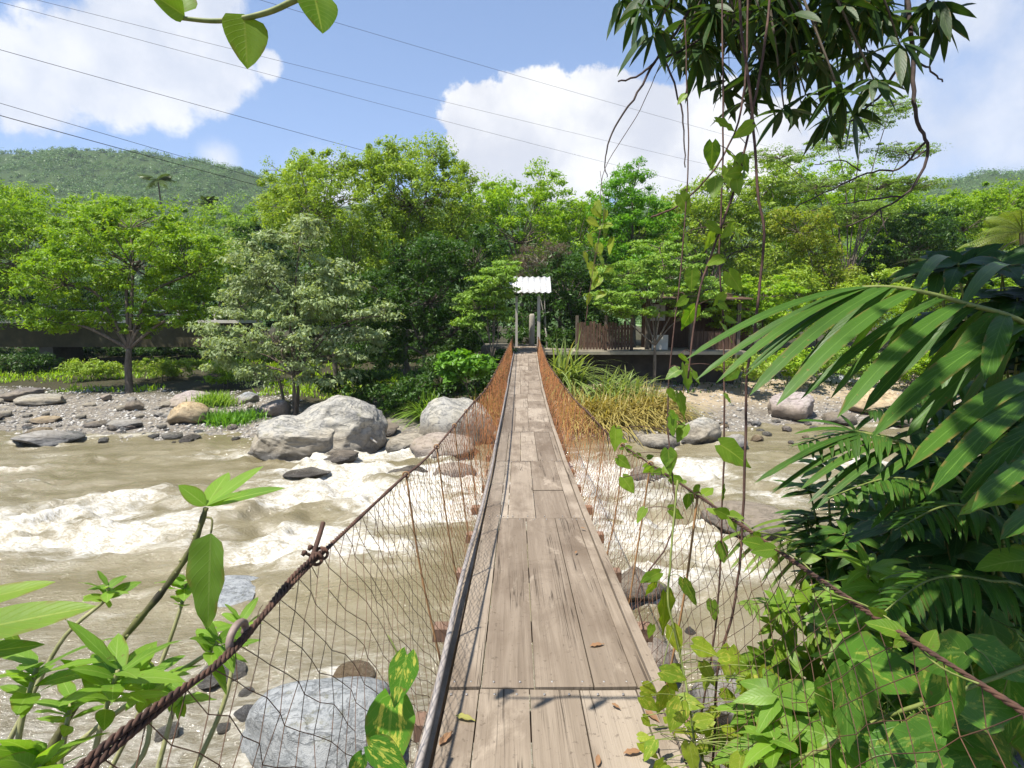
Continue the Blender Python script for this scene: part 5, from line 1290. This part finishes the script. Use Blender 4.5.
bank_plant("leafy dark shrub under the small split fronds", (2.0, 3.0), [(gt.uniform(800, 930), gt.uniform(455, 600), gt.uniform(2.7, 3.2)) for _ in range(24)], 'split', .2, .055, 9, .4, 'lance', 3, along=2)
bank_plant("bright pointed leaf plant rising beside the right hand cable", (1.6, 2.1), [(868, 566, 1.9), (880, 588, 1.85), (850, 600, 1.9), (905, 600, 1.9), (860, 625, 1.8)], 'shrub', .17, .045, 11, .7, 'lance', 4, along=1)
bank_plant("small leaved plant with many sprigs behind the right netting", (1.35, 2.6), [(gt.uniform(755, 880), gt.uniform(600, 720), gt.uniform(2.1, 2.6)) for _ in range(26)], 'heart', .11, .045, 8, .5, 'ovate', 5, along=3)
bank_plant("low leafy weeds at the bottom right under the cable", (1.3, 1.9), [(gt.uniform(740, 1000), gt.uniform(690, 790), gt.uniform(1.7, 2.1)) for _ in range(26)], 'shrub', .15, .07, 8, .4, 'ovate', 6, along=2)
bank_plant("round leaved plant poking in at the right edge by the dark shrub", (2.2, 1.9), [(1015, 495, 1.6), (1030, 560, 1.6), (1040, 440, 1.7), (1030, 470, 1.5)], 'shrub', .15, .12, 3, .3, 'heart', 7, along=0)

# split leaf fronds
def frond(P_, rach, pairs, mat_w, n=9, droop=.24):
    """rach: rachis pixel path; pairs: (rachis parameter, tip pixel, width)"""
    pth = smoothpath([U(*p) for p in rach], 40); P_.st.tube(pth, np.linspace(.010, .004, 40), 7)
    gq = np.random.default_rng(len(pairs)); more = []
    ps = sorted(pairs, key=lambda q: q[0])
    for q0, q1 in zip(ps[:-1], ps[1:]):
        if abs(q0[1][0] - q1[1][0]) < 130 and abs(q0[1][1] - q1[1][1]) < 90:
            more.append(((q0[0] + q1[0]) / 2, tuple((a + b) / 2 + gq.normal() * (7 if i_ < 2 else .06) for i_, (a, b) in enumerate(zip(q0[1], q1[1]))), (q0[2] + q1[2]) / 2))
    for t_, tip, w_ in list(pairs) + more:
        w_ = w_ * .66
        a_ = pth[int(t_ * 39)]; c_ = U(*tip); up = np.array([.15, -.45, 1])
        v_ = c_ - a_; l_ = np.linalg.norm(v_); v2 = v_ + np.array([0, 0, droop * l_])
        leaf(P_.lf, a_, v2, up, np.linalg.norm(v2), w_, 'blade', droop * l_ / np.linalg.norm(v2), .3, 12, .03, seed=t_ * 50)
b = np.array([2.3, 1.7, bankz(2.3, 1.7)])
P = Plant("split_leaf_plant", "large arching split leaf frond with long drooping blades at right", "plant", b, greenstem, NLM['split'])
prs = [(.97, (685, 360, 1.45), .045), (.95, (716, 383, 1.42), .045), (.90, (744, 377, 1.5), .03), (.86, (749, 396, 1.38), .06), (.76, (776, 406, 1.36), .068), (.66, (800, 400, 1.45), .045), (.60, (837, 418, 1.32), .07), (.45, (871, 438, 1.28), .08), (.32, (905, 470, 1.26), .08),
       (.93, (770, 352, 1.7), .035), (.88, (815, 365, 1.75), .04), (.80, (840, 372, 1.75), .05), (.72, (880, 385, 1.8), .055), (.55, (905, 410, 1.75), .07), (.45, (950, 430, 1.7), .08), (.35, (980, 450, 1.6), .09), (.25, (960, 500, 1.3), .09), (.15, (1000, 540, 1.3), .09), (.6, (1010, 265, 1.9), .06), (.75, (950, 258, 1.95), .05), (.4, (1060, 280, 1.8), .07), (.5, (985, 380, 1.35), .08)]
frond(P, [(1090, 620, 1.7), (1085, 430, 1.65), (1040, 335, 1.55), (960, 302, 1.52), (900, 288, 1.55), (862, 287, 1.58)], prs, 0)
P.st.tube(smoothpath([b, U(1120, 780, 1.72), U(1090, 620, 1.7)], 10), .014, 7)
P.done()
b = np.array([2.0, 2.2, bankz(2.0, 2.2)])
P = Plant("split_leaf_plant", "smaller split frond with comb like blades above the water at right", "plant", b, greenstem, NLM['split'])
prs = [(.99, (797, 421, 2.0), .028), (.93, (794, 434, 1.98), .03), (.87, (753, 484, 1.9), .04), (.82, (771, 494, 1.92), .035), (.75, (800, 490, 1.9), .045), (.68, (815, 510, 1.9), .04), (.6, (840, 520, 1.9), .045), (.5, (870, 530, 1.9), .045), (.42, (900, 540, 1.9), .045),
       (.95, (880, 415, 2.2), .03), (.85, (910, 425, 2.2), .035), (.75, (940, 435, 2.2), .04), (.6, (970, 450, 2.2), .04), (.5, (990, 470, 2.2), .04)]
frond(P, [(1010, 620, 2.1), (985, 520, 2.05), (940, 462, 2.0), (890, 440, 2.02), (850, 430, 2.05)], prs, 0)
P.st.tube(smoothpath([b, U(1015, 720, 2.1), U(1010, 620, 2.1)], 8), .011, 7)
P.done()
b = np.array([1.55, 2.9, bankz(1.55, 2.9)])
P = Plant("fern_plant", "pale yellow green fern frond seen through the right netting", "fern", b, greenstem, NLM['fern'])
prs = []
for k_ in range(11):
    t_ = .98 - k_ * .055
    prs.append((t_, (712 + k_ * 9 + (k_ % 2) * 4, 548 + k_ * 8 + 6 * math.sin(k_), 2.9), .03)); prs.append((t_, (800 + k_ * 7, 520 + k_ * 9, 3.2), .026))
frond(P, [(905, 700, 2.9), (880, 620, 3.0), (835, 565, 3.05), (790, 540, 3.05), (745, 530, 3.0)], prs, 0)
P.st.tube(smoothpath([b, U(910, 740, 2.9), U(905, 700, 2.9)], 8), .010, 7)
P.done()

# finer feathery fronds layered in front of the dark shrubs
def feather(label, root, paths, mat, Lm, n=34, name="feather_fern", seed=0):
    g_ = np.random.default_rng(seed); x, y = root; b = np.array([x, y, bankz(x, y) - .05])
    P_ = Plant(name, label, "fern", b, greenstem, NLM[mat], "feathery ferns on the near right bank")
    for pp in paths:
        P3 = [U(*p) for p in pp]; pth = smoothpath([b, (b + P3[0]) / 2 + [.05, 0, .1]] + P3, 60); P_.st.tube(pth, np.linspace(.008, .002, 60), 6)
        for k_ in range(n):
            t_ = .36 + .63 * k_ / n; i_ = int(t_ * 59); p = pth[i_]; tg = nrm(pth[min(59, i_ + 2)] - pth[i_ - 2])
            sd = nrm(np.cross(tg, [0, 0, 1])); l_ = Lm * math.sin(math.pi * min(1, (k_ / n) * .78 + .2)) ** .7 * g_.uniform(.85, 1.1)
            for s_ in (-1, 1):
                leaf(P_.lf, p, sd * s_ + tg * .55 + np.array([0, 0, g_.uniform(-.15, .15)]) + g_.normal(size=3) * .06, [0, -.2, 1], l_, .018 + .02 * l_, 'lance', g_.uniform(.3, .6), .3, 7, .02)
    return P_.done()
feather("feathery fern arching left over the water under the split leaf frond", (2.1, 2.3), [[(985, 500, 2.1), (925, 452, 2.05), (860, 432, 2.05), (792, 446, 2.0)], [(1000, 520, 2.0), (945, 490, 1.95), (890, 478, 1.95), (828, 498, 1.9)], [(1010, 470, 2.1), (970, 425, 2.1), (920, 405, 2.1), (865, 412, 2.1)]], 'split', .19, seed=1)
feather("feathery fern with bright fronds at the right edge beside the dark shrub", (2.2, 1.9), [[(1040, 560, 1.8), (1000, 520, 1.75), (950, 505, 1.75), (895, 530, 1.7)], [(1040, 610, 1.7), (985, 580, 1.65), (930, 580, 1.65), (880, 615, 1.6)], [(1045, 440, 1.9), (1005, 395, 1.9), (960, 380, 1.9), (905, 400, 1.9)]], 'split', .17, seed=2)
feather("feathery fern low among the leaves under the right hand cable", (1.5, 2.3), [[(850, 700, 2.2), (825, 640, 2.2), (785, 605, 2.2), (740, 605, 2.15)], [(890, 700, 2.1), (880, 640, 2.1), (850, 600, 2.1), (815, 590, 2.1)]], 'fern', .15, seed=3)
# creeper twined along the right hand cable
P = Plant("cable_creeper", "thin green creeper with small leaves twined along the right hand cable", "vine", ipol(RT, np.array([1.2]))[0], greenstem, NLM['heart'])
yq = np.linspace(.95, 4.6, 120); pq = ipol(RT, yq) + np.stack([.014 * np.cos(yq * 16), 0 * yq, .014 * np.sin(yq * 16)], 1); P.st.tube(pq, .0022, 5)
gq = np.random.default_rng(12)
for _ in range(46):
    p = pq[gq.integers(0, 120)]; l_ = gq.uniform(.035, .075); dr = np.array([gq.normal() * .7, gq.normal() * .4, gq.uniform(-1, .5)])
    leaf(P.lf, p + nrm(dr) * .012, dr, [gq.normal() * .6, -.8, gq.uniform(0, .8)], l_, l_ * .72, 'heart', .1, .3, 8, .04)
P.done()

# ------------------------------------------------------------------ fallen leaves on the deck
for px, py, l_, ang, mt, lab in [
    (597, 645, .085, 15, 'dry', "curled reddish brown leaf lying alone on the deck plank"),
    (465, 718, .095, -20, 'dryy', "curved yellow green leaf on the shaded left plank"),
    (652, 716, .085, -60, 'dry', "long brown leaf against the right deck edge"),
    (616, 706, .05, -50, 'dry', "small tan leaf on the nearest plank seam"),
    (633, 752, .08, 10, 'dry', "brown crinkled leaf at the bottom of the picture"),
    (598, 760, .06, 80, 'dry', "upright curled leaf on the nearest plank by the bottom edge"),
    (446, 738, .09, 60, 'dry', "dark leaf in the shadow of the left pipe"),
    (576, 552, .05, 70, 'dry', "small orange brown leaf on the second plank row"),
    (583, 528, .06, -40, 'dry', "dark leaf caught at the plank seam by the right edge"),
    (660, 700, .05, -70, 'dry', "tiny brown leaf beside the right edge board")]:
    y_ = G(px, py, -.05)[1]; zt = float(dz(y_)); p = G(px, py, zt + .014)
    e = MB(); a = R(ang); leaf(e, (0, 0, 0), [math.cos(a), math.sin(a), .12], [0, 0, 1], l_, l_ * .34, 'lance', .12, .5, 8, .12)
    tag(e.build("fallen_leaf", NLM[mt], uv=True, loc=tuple(p - np.array([math.cos(a), math.sin(a), 0]) * l_ * .5)), lab, "leaf", "fallen leaves on the deck")

# ------------------------------------------------------------------ air
e = MB(); e.box(-1450, -290, -9, 1450, 1400, 260)
mh = NT("hazy_air"); pv = mh.n("ShaderNodeVolumePrincipled"); pv.inputs["Color"].default_value = (.82, .9, 1, 1); pv.inputs["Density"].default_value = .00019
mh.t.links.new(pv.outputs[0], mh.out.inputs["Volume"])
tag(e.build("haze", mh.m, smooth=False), "thin blue haze over the valley", kind="stuff")

GRP = {"power_line": "power lines across the sky", "boulder": "boulders in and beside the river", "reed_clump": "reed clumps on the far bank", "grass_clump": "grass clumps on the gravel bar",
       "backdrop_tree": "trees behind the front row", "background_tree": "trees far behind the left bank", "bank_shrub": "shrubs along the far bank", "hanging_vine": "vines hanging over the right netting",
       "bank_plant": "plants on the near right bank", "palm_tree": "palms beyond the river", "tall_tree": "tall trees in the middle", "dark_tree": "dark trees near the gate", "right_tree": "trees at the right",
       "green_bush": "bushes right of the hut", "olive_tree": "olive and light green trees at right", "driftwood_stick": "driftwood sticks on the boulders", "split_leaf_plant": "split leaf plants at right"}
for o in list(scene.objects):
    b_ = o.name.split(".")[0]
    if o.parent is None and b_ in GRP and not o.get("group"): o["group"] = GRP[b_]

# ------------------------------------------------------------------ render settings
scene.render.engine = 'CYCLES'
scene.cycles.use_denoising = True
scene.cycles.max_bounces = 6; scene.cycles.diffuse_bounces = 3; scene.cycles.glossy_bounces = 2; scene.cycles.transmission_bounces = 4; scene.cycles.transparent_max_bounces = 4
scene.cycles.caustics_reflective = False; scene.cycles.caustics_refractive = False
scene.view_settings.view_transform = 'Standard'; scene.view_settings.look = 'None'
scene.view_settings.exposure = 0.85; scene.view_settings.gamma = 1.0; scene.view_settings.use_curve_mapping = False
